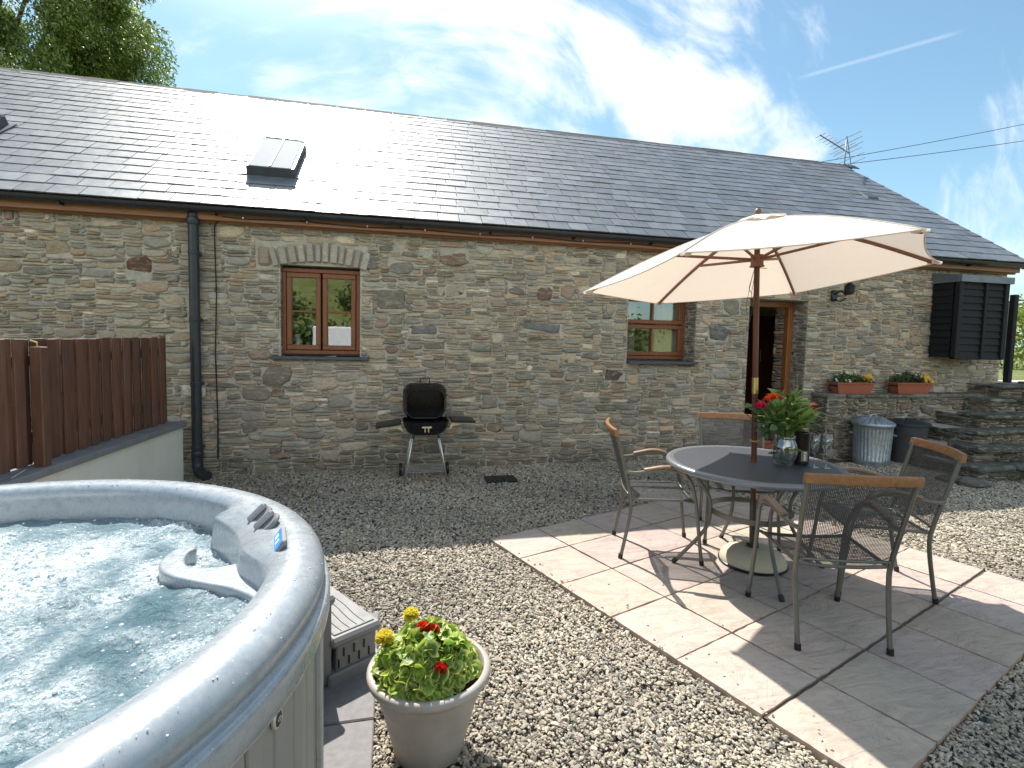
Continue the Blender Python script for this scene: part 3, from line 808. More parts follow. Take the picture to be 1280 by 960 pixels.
# windows
def casement(x0, x1, z0, z1, y, leaves, bars, label):
    """outer frame, leaves with bars; returns the window part"""
    mb = MB(); f = .045; d = .07
    mb.rbox(((x0 + x1) / 2, y, z1 - f / 2), (x1 - x0, d, f), .005); mb.rbox(((x0 + x1) / 2, y, z0 + f / 2), (x1 - x0, d, f), .005)
    for x in (x0 + f / 2, x1 - f / 2): mb.rbox((x, y, (z0 + z1) / 2), (f, d - .003, z1 - z0 - 2 * f), .005)
    fr = mk('window', mb, M['frame_wood'], house, HB); fr['label'] = label
    for (a, b, c, e, rows, cols) in leaves:
        mb = MB(); s_ = .052; dy = -.018
        mb.rbox(((a + b) / 2, y + dy, e - s_ / 2), (b - a, .055, s_), .006); mb.rbox(((a + b) / 2, y + dy, c + s_ / 2), (b - a, .055, s_), .006)
        for x in (a + s_ / 2, b - s_ / 2): mb.rbox((x, y + dy, (c + e) / 2), (s_, .052, e - c - 2 * s_), .006)
        gx0, gx1, gz0, gz1 = a + s_, b - s_, c + s_, e - s_
        for r in range(1, rows): mb.rbox(((gx0 + gx1) / 2, y + dy, gz0 + (gz1 - gz0) * r / rows), (gx1 - gx0, .04, .022), .004)
        for q in range(1, cols): mb.rbox((gx0 + (gx1 - gx0) * q / cols, y + dy, (gz0 + gz1) / 2), (.024, .043, gz1 - gz0), .004)
        mk('casement', mb, M['frame_wood'], fr, HB)
        mb = MB(); mb.bbox((gx0 - .005, y - .004, gz0 - .005), (gx1 + .005, y + .0, gz1 + .005))
        mk('pane', mb, M['pane'], fr, HB)
    return fr
x0, x1, z0, z1 = win1
f1 = casement(x0, x1, z0 + .02, 2.235, 6.27, [(x0 + .05, -.765, z0 + .07, 2.185, 2, 1), (-.745, x1 - .05, z0 + .07, 2.185, 2, 1)], None, 'two leaf brown timber window under the stone arch')
mb = MB(); mb.rbox(((x0 + x1) / 2, 6.17, z0 - .018), (x1 - x0 + .20, .16, .036), .006); mk('sill', mb, M['slate_sill'], f1, HB)
mb = MB(); mb.rbox(((x0 + x1) / 2, 6.225, z0 + .012), (x1 - x0 - .01, .06, .02), .006); mk('sill', mb, M['blackplastic'], f1, HB)
x0, x1, z0, z1 = win2
f2 = casement(x0, x1, z0 + .03, z1 - .02, 6.46, [(x0 + .05, x1 - .05, z0 + .50, z1 - .07, 1, 2), (x0 + .05, x1 - .05, z0 + .08, z0 + .485, 1, 2)], None, 'brown timber sash window with a deep stone recess')
mb = MB(); mb.rbox(((x0 + x1) / 2 - .0, 6.26, z0 - .0), (x1 - x0 + .0, .40, .035), .005); mk('sill', mb, M['slate_sill'], f2, HB)
# door frame and the dark room behind it
mb = MB(); y = 6.47; dx0, dx1, dz1 = door[0], door[1], door[3]
for x in (dx0 + .04, dx1 - .04): mb.rbox((x, y, 1.0), (.08, .09, 2.1), .006)
mb.rbox(((dx0 + dx1) / 2, y, 2.075), (dx1 - dx0, .087, .08), .006)
dfm = simple('orange_door_timber', (.30, .115, .04), .4, var=.2, stretch=(1, 1, .1), nscale=40)
mk('door_frame', mb, dfm, house, HB)
mb = MB(); mb.rbox(((dx0 + dx1) / 2, 6.35, -.03), (dx1 - dx0, .42, .1), .01); mk('door_step', mb, M['slate_sill'], house, HB)
mb = MB()   # room shell: floor, back, sides, ceiling
mb.bbox((HX0 + .4, 6.63, -.1), (HX1 - .46, 12.3, -.02)); mb.bbox((HX0 + .4, 6.63, 2.45), (HX1 - .46, 12.3, 2.5))
mb.bbox((2.2, 10.2, -.02), (8.5, 10.3, 2.45)); mb.bbox((-6.5, 9.4, -.02), (2.0, 9.5, 2.45)); mb.bbox((2.05, 6.63, -.02), (2.15, 12, 2.45)); 
mb.bbox((7.6, 6.63, -.02), (7.7, 10.2, 2.45))
mk('inner_walls', mb, M['cream_wall'], house, HB)
st = rubble(.2, 2.2, 88, tone=1.7); stones_mesh('stonework', st, (5.50, 6.53, -.02), (0, 1, 0), (-1, 0, 0), M['stone'], wall, HB, 8)
mb = MB(); mb.bbox((5.75, 8.0, -.02), (7.2, 8.55, 2.0)); cup = mk('cupboard', mb, M['darkdoor'], house, HB)
mb = MB(); mb.bbox((6.18, 7.985, .05), (6.188, 8.0, 1.95)); mb.tube([(6.26, 7.96, 1.2), (6.26, 7.96, 1.42)], .008); mk('handle', mb, M['steel'], cup, HB)
# curtains in window 2
mb = MB()
for (xa, xb) in ((2.95, 3.2), (3.5, 3.82)):
    n = 40; vs = []
    for i in range(n + 1):
        x = xa + (xb - xa) * i / n
        for z in (1.28, 2.14): vs.append((x, 6.58 + .018 * math.sin(i * 1.25), z))
    mb.add(vs, [(2 * i, 2 * i + 2, 2 * i + 3, 2 * i + 1) for i in range(n)])
curt = simple('net_curtain', (.55, .50, .40), .9, var=.1, nscale=30); mk('curtain', mb, curt, f2, HB, smooth=True)

# fascia, soffit, gutter
ex0, ex1 = -7.2, 9.12
mb = MB(); mb.rbox(((ex0 + ex1) / 2, 6.055, 2.715), (ex1 - ex0, .028, .115), .004)
mb.bbox((ex0, 6.07, 2.665), (ex1, 6.15, 2.68)); mb.rbox(((ex0 + ex1) / 2, 6.12, 2.655), (ex1 - ex0, .05, .03), .004)
mk('fascia', mb, M['fascia'], house, HB)
mb = MB(); n = 10; prof = [(5.985 + .055 * math.cos(a), 2.775 + .055 * math.sin(a)) for a in np.linspace(PI, 2 * PI, n)]
vs = []; 
for x in (ex0 - .02, ex1 + .03): vs += [(x, a, b) for a, b in prof]
mb.add(vs, [(i, i + 1, n + i + 1, n + i) for i in range(n - 1)])
prof2 = [(5.985 + .050 * math.cos(a), 2.776 + .050 * math.sin(a)) for a in np.linspace(PI, 2 * PI, n)]
vs = []
for x in (ex0 - .02, ex1 + .03): vs += [(x, a, b) for a, b in prof2]
mb.add(vs, [(i, i + 1, n + i + 1, n + i) for i in range(n - 1)])
for xx in (-4.1, -2.0, -.05, 1.95, 3.95, 5.95, 7.9):
    vs = []
    for x in (xx - .035, xx + .035): vs += [(x, 5.985 + .06 * math.cos(a), 2.775 + .06 * math.sin(a)) for a in np.linspace(PI, 2 * PI, n)]
    mb.add(vs, [(i, i + 1, n + i + 1, n + i) for i in range(n - 1)])
for x in (ex0 - .02, ex1 + .03): mb.prism([(a, b) for a, b in prof], x - .003, x + .003, 'x')
gut = mk('gutter', mb, M['gutter'], house, HB, smooth=True, angle=40)
for xx in (-3.1, -1.75, -.9, .1, 1.1, 2.1, 3.1, 4.1, 5.1, 6.1, 7.1, 8.1):
    mb = MB(); mb.rbox((xx, 6.02, 2.745), (.022, .055, .085), .003); mb.rbox((xx, 5.985, 2.712), (.022, .07, .012), .002); mk('bracket', mb, M['blackplastic'], gut, HB)
# downpipe
mb = MB(); mb.tube([(-1.975, 6.06, 2.73), (-1.975, 6.06, .18)], .050, 14); mb.lathe([(.056, 0), (.062, .01), (.062, .07), (.056, .08)], (-1.975, 6.06, 2.60), 14, True, True)
mb.lathe([(.053, 0), (.057, .01), (.057, .05), (.053, .06)], (-1.975, 6.06, .2), 14, True, True)
mb.tube(bez([(-1.975, 6.06, .2), (-1.972, 6.05, .1), (-1.93, 6.0, .045), (-1.84, 5.90, .03)], 5), [.053] * 15 + [.056], 12)
dp = mk('downpipe', mb, M['gutter'], house, HB, smooth=True, angle=40)
for z in (.28, .95, 1.62, 2.3):
    mb = MB(); mb.lathe([(.0525, 0), (.055, .005), (.055, .035), (.0525, .04)], (-1.975, 6.06, z), 14, True, True); mb.rbox((-1.975, 6.125, z + .02), (.10, .06, .03), .004); mk('bracket', mb, M['gutter'], dp, HB)
# black cable along the fascia and down beside the pipe
mb = MB(); pts = [(-1.80, 6.135, .15), (-1.795, 6.13, .6), (-1.81, 6.135, 1.3), (-1.79, 6.13, 1.9), (-1.80, 6.13, 2.5), (-1.79, 6.11, 2.62), (-1.70, 6.045, 2.70)]
x = -1.5
while x < 3.9: pts.append((x, 6.035, 2.695 + .008 * math.sin(x * 5))); x += .3
mb.tube(pts, .0065, 6)
cb = mk('cable', mb, M['blackplastic'], house, HB, smooth=True)
for xx in np.arange(-1.5, 3.9, .62):
    mb = MB(); mb.rbox((float(xx), 6.032, 2.697), (.018, .02, .024), .003); mk('clip', mb, M['galv'], cb, HB)

# roof: real slates in courses
RS = .702; RA = math.atan(RS); RZ0, RY0 = 2.785, 5.93
nrm = Vector((0, -math.sin(RA), math.cos(RA))); sl = Vector((0, math.cos(RA), math.sin(RA)))
Lr = (9.45 - RY0) / math.cos(RA)
def roofpt(x, s, off=0.): return Vector((x, RY0, RZ0)) + sl * s + nrm * off
mb = MB()
mb.add([roofpt(ex0, .03, -.006), roofpt(ex1, .03, -.006), roofpt(ex1, Lr, -.006), roofpt(ex0, Lr, -.006), roofpt(ex0, .03, -.05), roofpt(ex1, .03, -.05), roofpt(ex1, Lr, -.05), roofpt(ex0, Lr, -.05)],
       [(0, 1, 2, 3), (7, 6, 5, 4), (0, 4, 5, 1), (1, 5, 6, 2), (2, 6, 7, 3), (3, 7, 4, 0)])
mb.add([(ex0, 9.46, 5.22), (ex1, 9.46, 5.22), (ex1, 12.95, 2.77), (ex0, 12.95, 2.77)], [(0, 1, 2, 3)])
und = simple('roof_underlay', (.03, .03, .032), .9)
roof = mk('roof', mb, und, house, HB)
Vs = []; Fs = []; Cs = []
course = .218; nrow = int(Lr / course) + 1; R_ = random.Random(4)
SKY = (-1.60, -1.10)
for r in range(nrow):
    s0 = r * course - .02; 
    off = (r % 2) * .127 + R_.uniform(-.01, .01); x = ex0 - off
    while x < ex1:
        wv = R_.choice([.235, .255, .255, .275])
        a, b = max(x, ex0) + .003, min(x + wv, ex1) - .003
        x += wv
        if b - a < .03: continue
        lift = R_.uniform(0, .005); sj = R_.uniform(-.004, .004); k = R_.uniform(.8, 1.2); hue = R_.uniform(-.006, .006)
        ln = min(course + .07, Lr - s0)
        c = (.150 * k - hue, .154 * k, .166 * k + hue)
        if R_.random() < .06: c = tuple(q * 1.25 for q in c)
        tw = R_.uniform(-.0015, .0015)
        th = .013
        p = []
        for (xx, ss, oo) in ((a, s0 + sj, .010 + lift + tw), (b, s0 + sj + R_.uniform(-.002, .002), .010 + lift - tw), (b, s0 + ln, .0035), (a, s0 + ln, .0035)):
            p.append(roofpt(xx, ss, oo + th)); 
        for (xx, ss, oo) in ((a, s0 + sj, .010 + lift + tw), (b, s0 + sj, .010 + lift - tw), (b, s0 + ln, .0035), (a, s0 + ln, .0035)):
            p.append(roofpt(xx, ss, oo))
        bi = len(Vs); Vs += [tuple(q) for q in p]; Cs += [c] * 4 + [(.012, .012, .012)] * 4  # lower verts near black: shadow line under each course put into the colour
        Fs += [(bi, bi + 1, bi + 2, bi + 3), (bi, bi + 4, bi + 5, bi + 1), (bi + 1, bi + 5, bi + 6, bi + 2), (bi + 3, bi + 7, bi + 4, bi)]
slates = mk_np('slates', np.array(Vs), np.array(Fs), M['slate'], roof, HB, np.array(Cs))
# ridge tiles
mb = MB(); mb.col = (1, 1, 1); x = ex0; R_ = random.Random(8)
while x < ex1 - .1:
    k = R_.uniform(.8, 1.2); mb.col = (.10 * k, .10 * k, .105 * k); dz = R_.uniform(-.004, .006)
    for sg in (-1, 1):
        a = Vector((x + .004, 9.45, 5.285 + dz)); b = Vector((x + .446, 9.45, 5.285 + dz)); dn = Vector((0, sg * .13, -.095))
        t = Vector((0, sg * .01, .016))
        mb.add([a, b, b + dn, a + dn, a - t * 0 - Vector((0, 0, .022)), b - Vector((0, 0, .022)), b + dn - Vector((0, 0, .02)), a + dn - Vector((0, 0, .02))],
               [(0, 1, 2, 3), (7, 6, 5, 4), (2, 6, 7, 3), (1, 5, 6, 2), (0, 3, 7, 4)])
    x += .45
mb.col = (.25, .24, .22); mb.bbox((ex0, 9.33, 5.165), (ex1, 9.57, 5.20))
ridm = NT('ridge_clay'); ridm.set(Base_Color=ridm.mix(1., ridm.attr(), (.62, .6, .6), 'MULTIPLY'), Roughness=.85); ridm.b.inputs['Specular IOR Level'].default_value = .2
mk('ridge_tiles', mb, ridm.m, roof, HB)
# verge board on the gable
mb = MB()
p = [roofpt(ex1 - .01, .02, -.01), roofpt(ex1 - .01, Lr, -.01), roofpt(ex1 - .01, Lr, -.13), roofpt(ex1 - .01, .02, -.11)]
mb.add(p + [q + Vector((.03, 0, 0)) for q in p], [(0, 1, 2, 3), (7, 6, 5, 4), (0, 4, 5, 1), (1, 5, 6, 2), (2, 6, 7, 3), (3, 7, 4, 0)])
mk('verge_board', mb, M['fascia'], roof, HB)
# skylights
def on_roof(mb, x0, x1, s0, s1, o0, o1, ch=0.0):
    p = [roofpt(x0, s0, o0), roofpt(x1, s0, o0), roofpt(x1, s1, o0), roofpt(x0, s1, o0), roofpt(x0 + ch, s0 + ch, o1), roofpt(x1 - ch, s0 + ch, o1), roofpt(x1 - ch, s1 - ch, o1), roofpt(x0 + ch, s1 - ch, o1)]
    mb.add(p, [(3, 2, 1, 0), (4, 5, 6, 7), (0, 1, 5, 4), (1, 2, 6, 5), (2, 3, 7, 6), (3, 0, 4, 7)])
def skylight(x0, x1, s0, s1, label):
    mb = MB(); fw = .05
    on_roof(mb, x0, x1, s0, s0 + fw, .012, .13, .004); on_roof(mb, x0, x1, s1 - fw, s1, .012, .13, .004)
    on_roof(mb, x0, x0 + fw, s0 + fw, s1 - fw, .012, .128, .003); on_roof(mb, x1 - fw, x1, s0 + fw, s1 - fw, .012, .128, .003)
    fr = mk('skylight', mb, simple('skylight_frame_grey', (.07, .078, .09), .4), roof, HB); fr['label'] = label
    xm = (x0 + x1) / 2
    mb = MB(); on_roof(mb, x0 + .03, x1 - .03, s0 + .0, s1 - .03, .131, .139, .003)
    pg = NT('skylight_glass'); pg.set(Base_Color=(.33, .36, .39), Roughness=.75, Metallic=.0); pg.b.inputs['Specular IOR Level'].default_value = .15
    mk('pane', mb, pg.m, fr, HB)
    mb = MB(); on_roof(mb, xm - .012, xm + .012, s0 + .002, s1 - .03, .1395, .150, .003); on_roof(mb, x0 + .0, x1 - .0, s1 - .035, s1, .1395, .150, .003)
    mk('glazing_bar', mb, M['lead'], fr, HB)
    mb = MB(); on_roof(mb, x0 - .04, x1 + .06, s0 - .24, s0 - .002, .022, .028)
    on_roof(mb, x1 + .002, x1 + .05, s0, s1 + .05, .022, .04); on_roof(mb, x0 - .05, x0 - .002, s0, s1 + .05, .022, .04)
    mk('flashing', mb, M['lead'], fr, HB)
s_of = lambda y: (y - RY0) / math.cos(RA)
skylight(-1.60, -1.09, s_of(6.62), s_of(7.50), 'small roof window in the middle of the slates with sunlit panes')
skylight(-4.80, -4.27, s_of(6.50), s_of(7.36), 'roof window cut off by the left edge of the picture')
# small dark vent slate near the ridge on the right
mb = MB(); on_roof(mb, 8.05, 8.30, s_of(7.75), s_of(7.95), .02, .045, .02); mk('vent', mb, M['slate_sill'], roof, HB)

# weatherboarded bay under a lead roof
bx0, bx1, by0, bz0, bz1 = 7.66, 8.50, 5.80, 1.39, 2.45
mb = MB(); R_ = random.Random(2)
nb = 11
for k in range(nb):
    z = bz0 + (bz1 - bz0) * k / nb; hh = (bz1 - bz0) / nb
    for (lo, hi, ax) in ((bx0 + .035, bx0 + .44, 'y'), (bx0 + .47, bx1 - .045, 'y')):
        a = R_.uniform(.0, .006)
        mb.prism([(by0 - .022 - a, z - .004), (by0 + .01, z - .004), (by0 + .01, z + hh + .012), (by0 - .0, z + hh + .012)], lo, hi, 'x')
    mb.prism([(bx0 - .022, z - .004), (bx0 + .01, z - .004), (bx0 + .01, z + hh + .012), (bx0, z + hh + .012)], by0 + .05, WY - .015, 'y')
    mb.prism([(bx1 + .022, z - .004), (bx1 - .01, z - .004), (bx1 - .01, z + hh + .012), (bx1, z + hh + .012)], by0 + .05, WY - .015, 'y')
bay = mk('weatherboard_bay', mb, M['blackboard'], house, HB); bay['label'] = 'black boarded box bay under a lead covered roof'
mb = MB()
for (x, wv) in ((bx0, .07), (bx0 + .455, .045), (bx1 - .01, .07)): mb.rbox((x + .005, by0 - .012, (bz0 + bz1) / 2), (wv, .07, bz1 - bz0 + .04), .006)
mb.rbox(((bx0 + bx1) / 2, by0 + .0, bz0 - .01), (bx1 - bx0 + .06, .06, .03), .005)
mk('post', mb, M['blackboard'], bay, HB)
mb = MB(); mb.prism([(by0 - .07, 2.44), (by0 - .07, 2.53), (WY + .02, 2.60), (WY + .02, 2.44)], bx0 - .04, bx1 + .07, 'x')
mk('lead_roof', mb, M['lead'], bay, HB)

# ------------------------------------------------------------------ fixtures on and around the cottage
t = thing('tv_aerial', 'metal television aerial on a thin mast at the end of the roof ridge', 'aerial', (8.98, 9.4, 5.1))
B = (8.98, 9.4, 5.1)
alu = simple('aged_aluminium', (.20, .21, .22), .5, metal=.6)
mb = MB(); mb.tube([(9.14, 9.4, 4.9), (9.16, 9.4, 5.75)], .012, 8); mk('mast', mb, alu, t, B, True)
mb = MB(); mb.tube([(9.22, 9.25, 5.98), (9.02, 9.45, 5.50)], .013, 6)
bd = Vector((-.93, -.2, .20)).normalized(); p0 = Vector((9.30, 9.45, 5.52)); p1 = p0 + bd * .98
mb = MB(); mb.tube([p0, p1], .012, 6); mk('boom', mb, alu, t, B)
mb = MB(); el_ = Vector((.55, -.62, .30)).normalized()
for k, d_ in enumerate(np.linspace(.02, .95, 9)):
    c_ = p0 + bd * float(d_); L_ = .10 if k > 2 else .24
    mb.tube([c_ - el_ * L_, c_ + el_ * L_], .006, 5)
upv = Vector((-.15, .1, 1)).normalized()
for q in (-.22, -.11, .11, .22, .33): mb.tube([p0 + upv * q - el_ * .26, p0 + upv * q + el_ * .26], .007, 5)
mb.tube([p0 - upv * .26, p0 + upv * .36], .009, 5)
mk('element', mb, alu, t, B)
mb = MB(); mb.rbox((9.15, 9.36, 5.06), (.11, .07, .09), .01); mb.tube(bez([(9.16, 9.36, 5.1), (9.22, 9.33, 5.16), (9.25, 9.33, 5.22)], 4), .014, 6); mk('clamp', mb, M['blackplastic'], t, B)

t = thing('wall_lamp', 'small black lantern bracket on the stone wall right of the open door', 'lamp', (5.93, 6.14, 2.2)); B = (5.93, 6.14, 2.2)
mb = MB(); mb.rbox((5.93, 6.12, 2.2), (.09, .03, .15), .01); mb.tube(bez([(5.93, 6.1, 2.22), (5.93, 6.02, 2.26), (5.95, 5.95, 2.2), (5.97, 5.94, 2.26)], 5), .012, 8)
mb.tube(bez([(5.93, 6.1, 2.15), (5.95, 6.03, 2.12), (5.98, 5.98, 2.16)], 5), .009, 8); mk('bracket', mb, M['castblack'], t, B, True, 40)
mb = MB(); mb.lathe([(.02, 0), (.055, .02), (.065, .12), (.03, .15), (.012, .19)], (5.98, 5.93, 2.2), 8, True, True); mk('lantern', mb, M['castblack'], t, B)

for (a, b, lab) in (((3.8, 16, 5.37), (43.5, 16, 15.8), 'upper of the two thin power lines crossing the sky at the right'), ((4.2, 15.5, 5.7), (42.5, 15.5, 13.9), 'lower of the two thin power lines crossing the sky at the right')):
    mb = MB(); A_, B_ = Vector(a), Vector(b)
    mb.tube([A_.lerp(B_, i / 24) - Vector((0, 0, .45 * math.sin(PI * i / 24))) for i in range(25)], .011, 5)
    o = mk('power_line', mb, M['blackplastic'], None, (0, 0, 0)); tag(o, lab, 'power line', 'power lines across the sky')

mb = MB(); mb.rbox((1.17, 5.50, -.012), (.34, .24, .03), .006)
for i in range(4): mb.rbox((1.06 + i * .07, 5.50, .005), (.03, .17, .006), .001)
o = mk('drain_cover', mb, M['blackplastic']); tag(o, 'flat black drain cover lying in the gravel beside the barbecue', 'drain cover')

# low rendered wall, coping and fence on the left
A_ = Vector((-2.035, 5.93, 0)); dF = (Vector((-2.25, 3.65, 0)) - A_).normalized(); nF = Vector((dF.y, -dF.x, 0))  # nF points away from the yard (left)
if nF.x > 0: nF = -nF
t = thing('garden_wall', 'low cream rendered wall with grey coping slabs left of the hot tub', 'wall', (-2.1, 5.0, 0)); B = (-2.1, 5.0, 0)
def along(s, n_, z): return A_ + dF * s + nF * n_ + Vector((0, 0, z))
mb = MB()
def strip(mb, s0, s1, n0, n1, z0, z1):
    p = [along(s0, n0, z0), along(s1, n0, z0), along(s1, n1, z0), along(s0, n1, z0), along(s0, n0, z1), along(s1, n0, z1), along(s1, n1, z1), along(s0, n1, z1)]
    mb.add(p, [(3, 2, 1, 0), (4, 5, 6, 7), (0, 1, 5, 4), (1, 2, 6, 5), (2, 3, 7, 6), (3, 0, 4, 7)])
strip(mb, .0, 6, .03, .24, -.1, .545); mk('wall', mb, M['render'], t, B)
s_ = -.01; R_ = random.Random(6)
mb = MB()
while s_ < 6:
    p = [along(s_, -.005, .547), along(s_ + .445, -.005, .547), along(s_ + .445, .275, .547), along(s_, .275, .547)]
    z_ = .05 + R_.uniform(-.003, .003); q = [Vector(v) + Vector((0, 0, z_)) for v in p]
    ins = [(q[0] * .5 + q[2] * .5)]
    q2 = [v + (ins[0] - v).normalized() * .006 for v in q]; q = [v - Vector((0, 0, .006)) for v in q]
    mb.add(p + q + q2, [(3, 2, 1, 0), (8, 9, 10, 11)] + [(i, (i + 1) % 4, 4 + (i + 1) % 4, 4 + i) for i in range(4)] + [(4 + i, 4 + (i + 1) % 4, 8 + (i + 1) % 4, 8 + i) for i in range(4)])
    s_ += .45
mk('coping', mb, M['coping'], t, B)
t = thing('timber_fence', 'brown stained vertical board fence standing on the low cream wall', 'fence', (-2.2, 5.0, .6)); B = (-2.2, 5.0, .6)
mb = MB(); R_ = random.Random(12); s_ = .03
Rf = Matrix.Rotation(math.atan2(dF.y, dF.x), 3, 'Z')
i = 0
while s_ < 6:
    wv = .082
    c_ = along(s_ + wv / 2, .145 + (.0 if i % 2 else .022) , (1.452 + .603) / 2 + R_.uniform(-.004, .004))
    Rb = Rf @ Matrix.Rotation(R_.uniform(-.006, .006), 3, 'Y') @ Matrix.Rotation(R_.uniform(-.03, .03), 3, 'Z')
    kf = R_.uniform(.78, 1.22); mb.col = (.165 * kf, .075 * kf, .045 * kf); mb.rbox(c_, (wv, .02, .845), .004, Rb); s_ += .0735; i += 1
mk('boards', mb, M['fence_boards'], t, B)
for z in (.78, 1.3):
    mb = MB(); p = (along(.1, .19, z) + along(6, .19, z)) / 2; mb.rbox(p, (5.9, .035, .075), .004, Rf); mk('rail', mb, M['fence'], t, B)
for s_ in (1.83, 3.7):
    mb = MB(); mb.rbox(along(s_, .075, .99), (.072, .07, .82), .006, Rf); ps = mk('post', mb, M['fence'], t, B)
    mb = MB(); mb.tube([along(s_ - .02, .10, 1.40), along(s_ - .02, .10, 1.425), along(s_ + .01, .12, 1.44)], .008, 6); mk('hook', mb, M['brass'], ps, B)

# stone ledge with two window boxes
t = thing('stone_ledge', 'knee high rough stone ledge along the cottage wall behind the dustbins', 'ledge', (7, 5.9, 0)); B = (7, 5.9, 0)
LX0, LX1, LY, LZ = 5.70, 8.45, 5.88, .84
mb = MB(); mb.bbox((LX0, LY, -.1), (LX1, WY - .02, LZ - .02)); lw = mk('wall', mb, M['mortar'], t, B)
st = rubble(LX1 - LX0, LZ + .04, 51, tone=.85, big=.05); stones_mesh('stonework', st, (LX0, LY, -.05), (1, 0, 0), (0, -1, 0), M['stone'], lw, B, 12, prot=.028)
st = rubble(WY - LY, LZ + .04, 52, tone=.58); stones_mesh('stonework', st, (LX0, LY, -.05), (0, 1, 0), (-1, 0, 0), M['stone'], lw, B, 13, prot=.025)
mb = MB(); x = LX0 - .03; R_ = random.Random(13); mb.col = (1, 1, 1)
while x < LX1:
    wv = R_.uniform(.25, .5); k = R_.uniform(.6, 1.1); mb.col = (.17 * k, .165 * k, .15 * k)
    mb.rbox((x + wv / 2, (LY + WY) / 2 - .02 + R_.uniform(-.01, .01), LZ), (wv - .012, WY - LY + .02, .05 + R_.uniform(-.008, .008)), .012, Matrix.Rotation(R_.uniform(-.01, .01), 3, 'Y')); x += wv
mk('coping', mb, M['stone'], t, B)

# rough stone steps
steps = thing('stone_steps', 'rough dark mossy stone steps climbing beside the house at the right', 'steps', (7.5, 5, 0)); B = (7.5, 5, 0)
R_ = random.Random(17)
for k, (lx, fy, z) in enumerate([(6.62, 4.62, .155), (6.84, 4.84, .32), (7.10, 5.04, .49), (7.52, 5.26, .66), (7.98, 5.48, .84), (8.42, 5.70, 1.02)]):
    mb = MB(); mb.bbox((lx + .04, fy + .03, -.1), (11.5, 6.14 if lx < 8.4 else 6.9, z - .03)); sp = mk('step', mb, M['mortar'], steps, B)
    x = lx; mb = MB(); mb.col = (1, 1, 1)
    while x < 11.4:
        wv = R_.uniform(.35, .8); kk = R_.uniform(.55, 1.1); mb.col = (.115 * kk, .118 * kk, .098 * kk)
        mb.rbox((x + wv / 2, fy + .17 + R_.uniform(-.045, .03), z - .025 + R_.uniform(-.018, .012)), (wv - .015, .40, R_.uniform(.04, .07)), .018, Matrix.Rotation(R_.uniform(-.07, .07), 3, 'Z') @ Matrix.Rotation(R_.uniform(-.05, .05), 3, 'X') @ Matrix.Rotation(R_.uniform(-.03, .03), 3, 'Y')); x += wv
    mk('tread', mb, M['stone'], sp, B)
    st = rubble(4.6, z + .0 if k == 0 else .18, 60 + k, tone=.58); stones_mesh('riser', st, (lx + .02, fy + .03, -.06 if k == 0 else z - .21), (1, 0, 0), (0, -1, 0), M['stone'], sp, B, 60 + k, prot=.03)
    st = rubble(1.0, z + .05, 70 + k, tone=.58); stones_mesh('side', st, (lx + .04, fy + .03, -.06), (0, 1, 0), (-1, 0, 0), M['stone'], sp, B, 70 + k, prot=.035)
mb = MB(); mb.bbox((8.47, 6.92, -.1), (40, 40, .98)); structure(mk('upper_ground', mb, M['meadow']))
# a few fallen stones at the foot of the steps
for (x, y, s_) in ((6.45, 4.55, .16), (6.35, 4.75, .12)):
    iv, jf = ico(); mb = MB(); mb.col = (.15, .145, .13)
    mb.add([(x + v[0] * s_ * 1.4, y + v[1] * s_, .0 + v[2] * s_ * .4) for v in iv * (1 + rng.uniform(-.15, .15, (12, 1)))], [tuple(f) for f in jf])
    o = mk('loose_stone', mb, M['stone']); tag(o, 'larger flat loose stone at the foot of the steps' if s_ > .14 else 'smaller loose stone just left of the flat one by the steps', 'stone', 'loose stones at the foot of the steps')

t = thing('timber_gate', 'narrow black boarded gate seen edge on at the top of the steps', 'gate', (9.36, 6.25, 1.0)); B = (9.36, 6.25, 1.0)
mb = MB(); Rg = Matrix.Rotation(.66, 3, 'Z'); mb.rbox((9.62, 6.45, 1.70), (.72, .03, 1.22), .004, Rg); mk('boards', mb, M['blackboard'], t, B)
mb = MB(); mb.rbox((9.35, 6.24, 1.68), (.08, .08, 1.36), .006); mk('post', mb, M['blackboard'], t, B)

# ------------------------------------------------------------------ leaves
def leaves_obj(name, L, mat, parent=None, base=None):
    """L: list of (pos, direction, normal, length, width, colour, droop)"""
    n = len(L)
    P = np.array([l[0] for l in L], float); Dd = np.array([l[1] for l in L], float); N = np.array([l[2] for l in L], float)
    Dd /= np.linalg.norm(Dd, axis=1, keepdims=True); Sd = np.cross(Dd, N); Sd /= np.linalg.norm(Sd, axis=1, keepdims=True) + 1e-9; N = np.cross(Sd, Dd)
    ln = np.array([l[3] for l in L])[:, None]; wd = np.array([l[4] for l in L])[:, None]; dr = np.array([l[6] for l in L])[:, None]
    col = np.array([l[5] for l in L])
    base_ = P; m1 = P + Dd * ln * .4 + N * ln * .0; Lf = P + Dd * ln * .42 + Sd * wd * .5 + N * wd * .15; Rt = P + Dd * ln * .42 - Sd * wd * .5 + N * wd * .15
    L2 = P + Dd * ln * .75 + Sd * wd * .33 + N * (wd * .1 - dr * ln * .4); R2 = P + Dd * ln * .75 - Sd * wd * .33 + N * (wd * .1 - dr * ln * .4); m2 = P + Dd * ln * .75 - N * dr * ln * .4
    tip = P + Dd * ln - N * dr * ln
    V = np.stack([base_, Lf, m1, Rt, L2, m2, R2, tip], 1)
    tri = np.array([(0, 2, 1), (0, 3, 2), (1, 2, 4), (2, 5, 4), (2, 3, 6), (2, 6, 5), (4, 5, 7), (5, 6, 7)])
    Fq = (tri[None] + (np.arange(n) * 8)[:, None, None]).reshape(-1, 3)
    return mk_np(name, V.reshape(-1, 3), Fq, mat, parent, base, np.repeat(col, 8, 0), True)
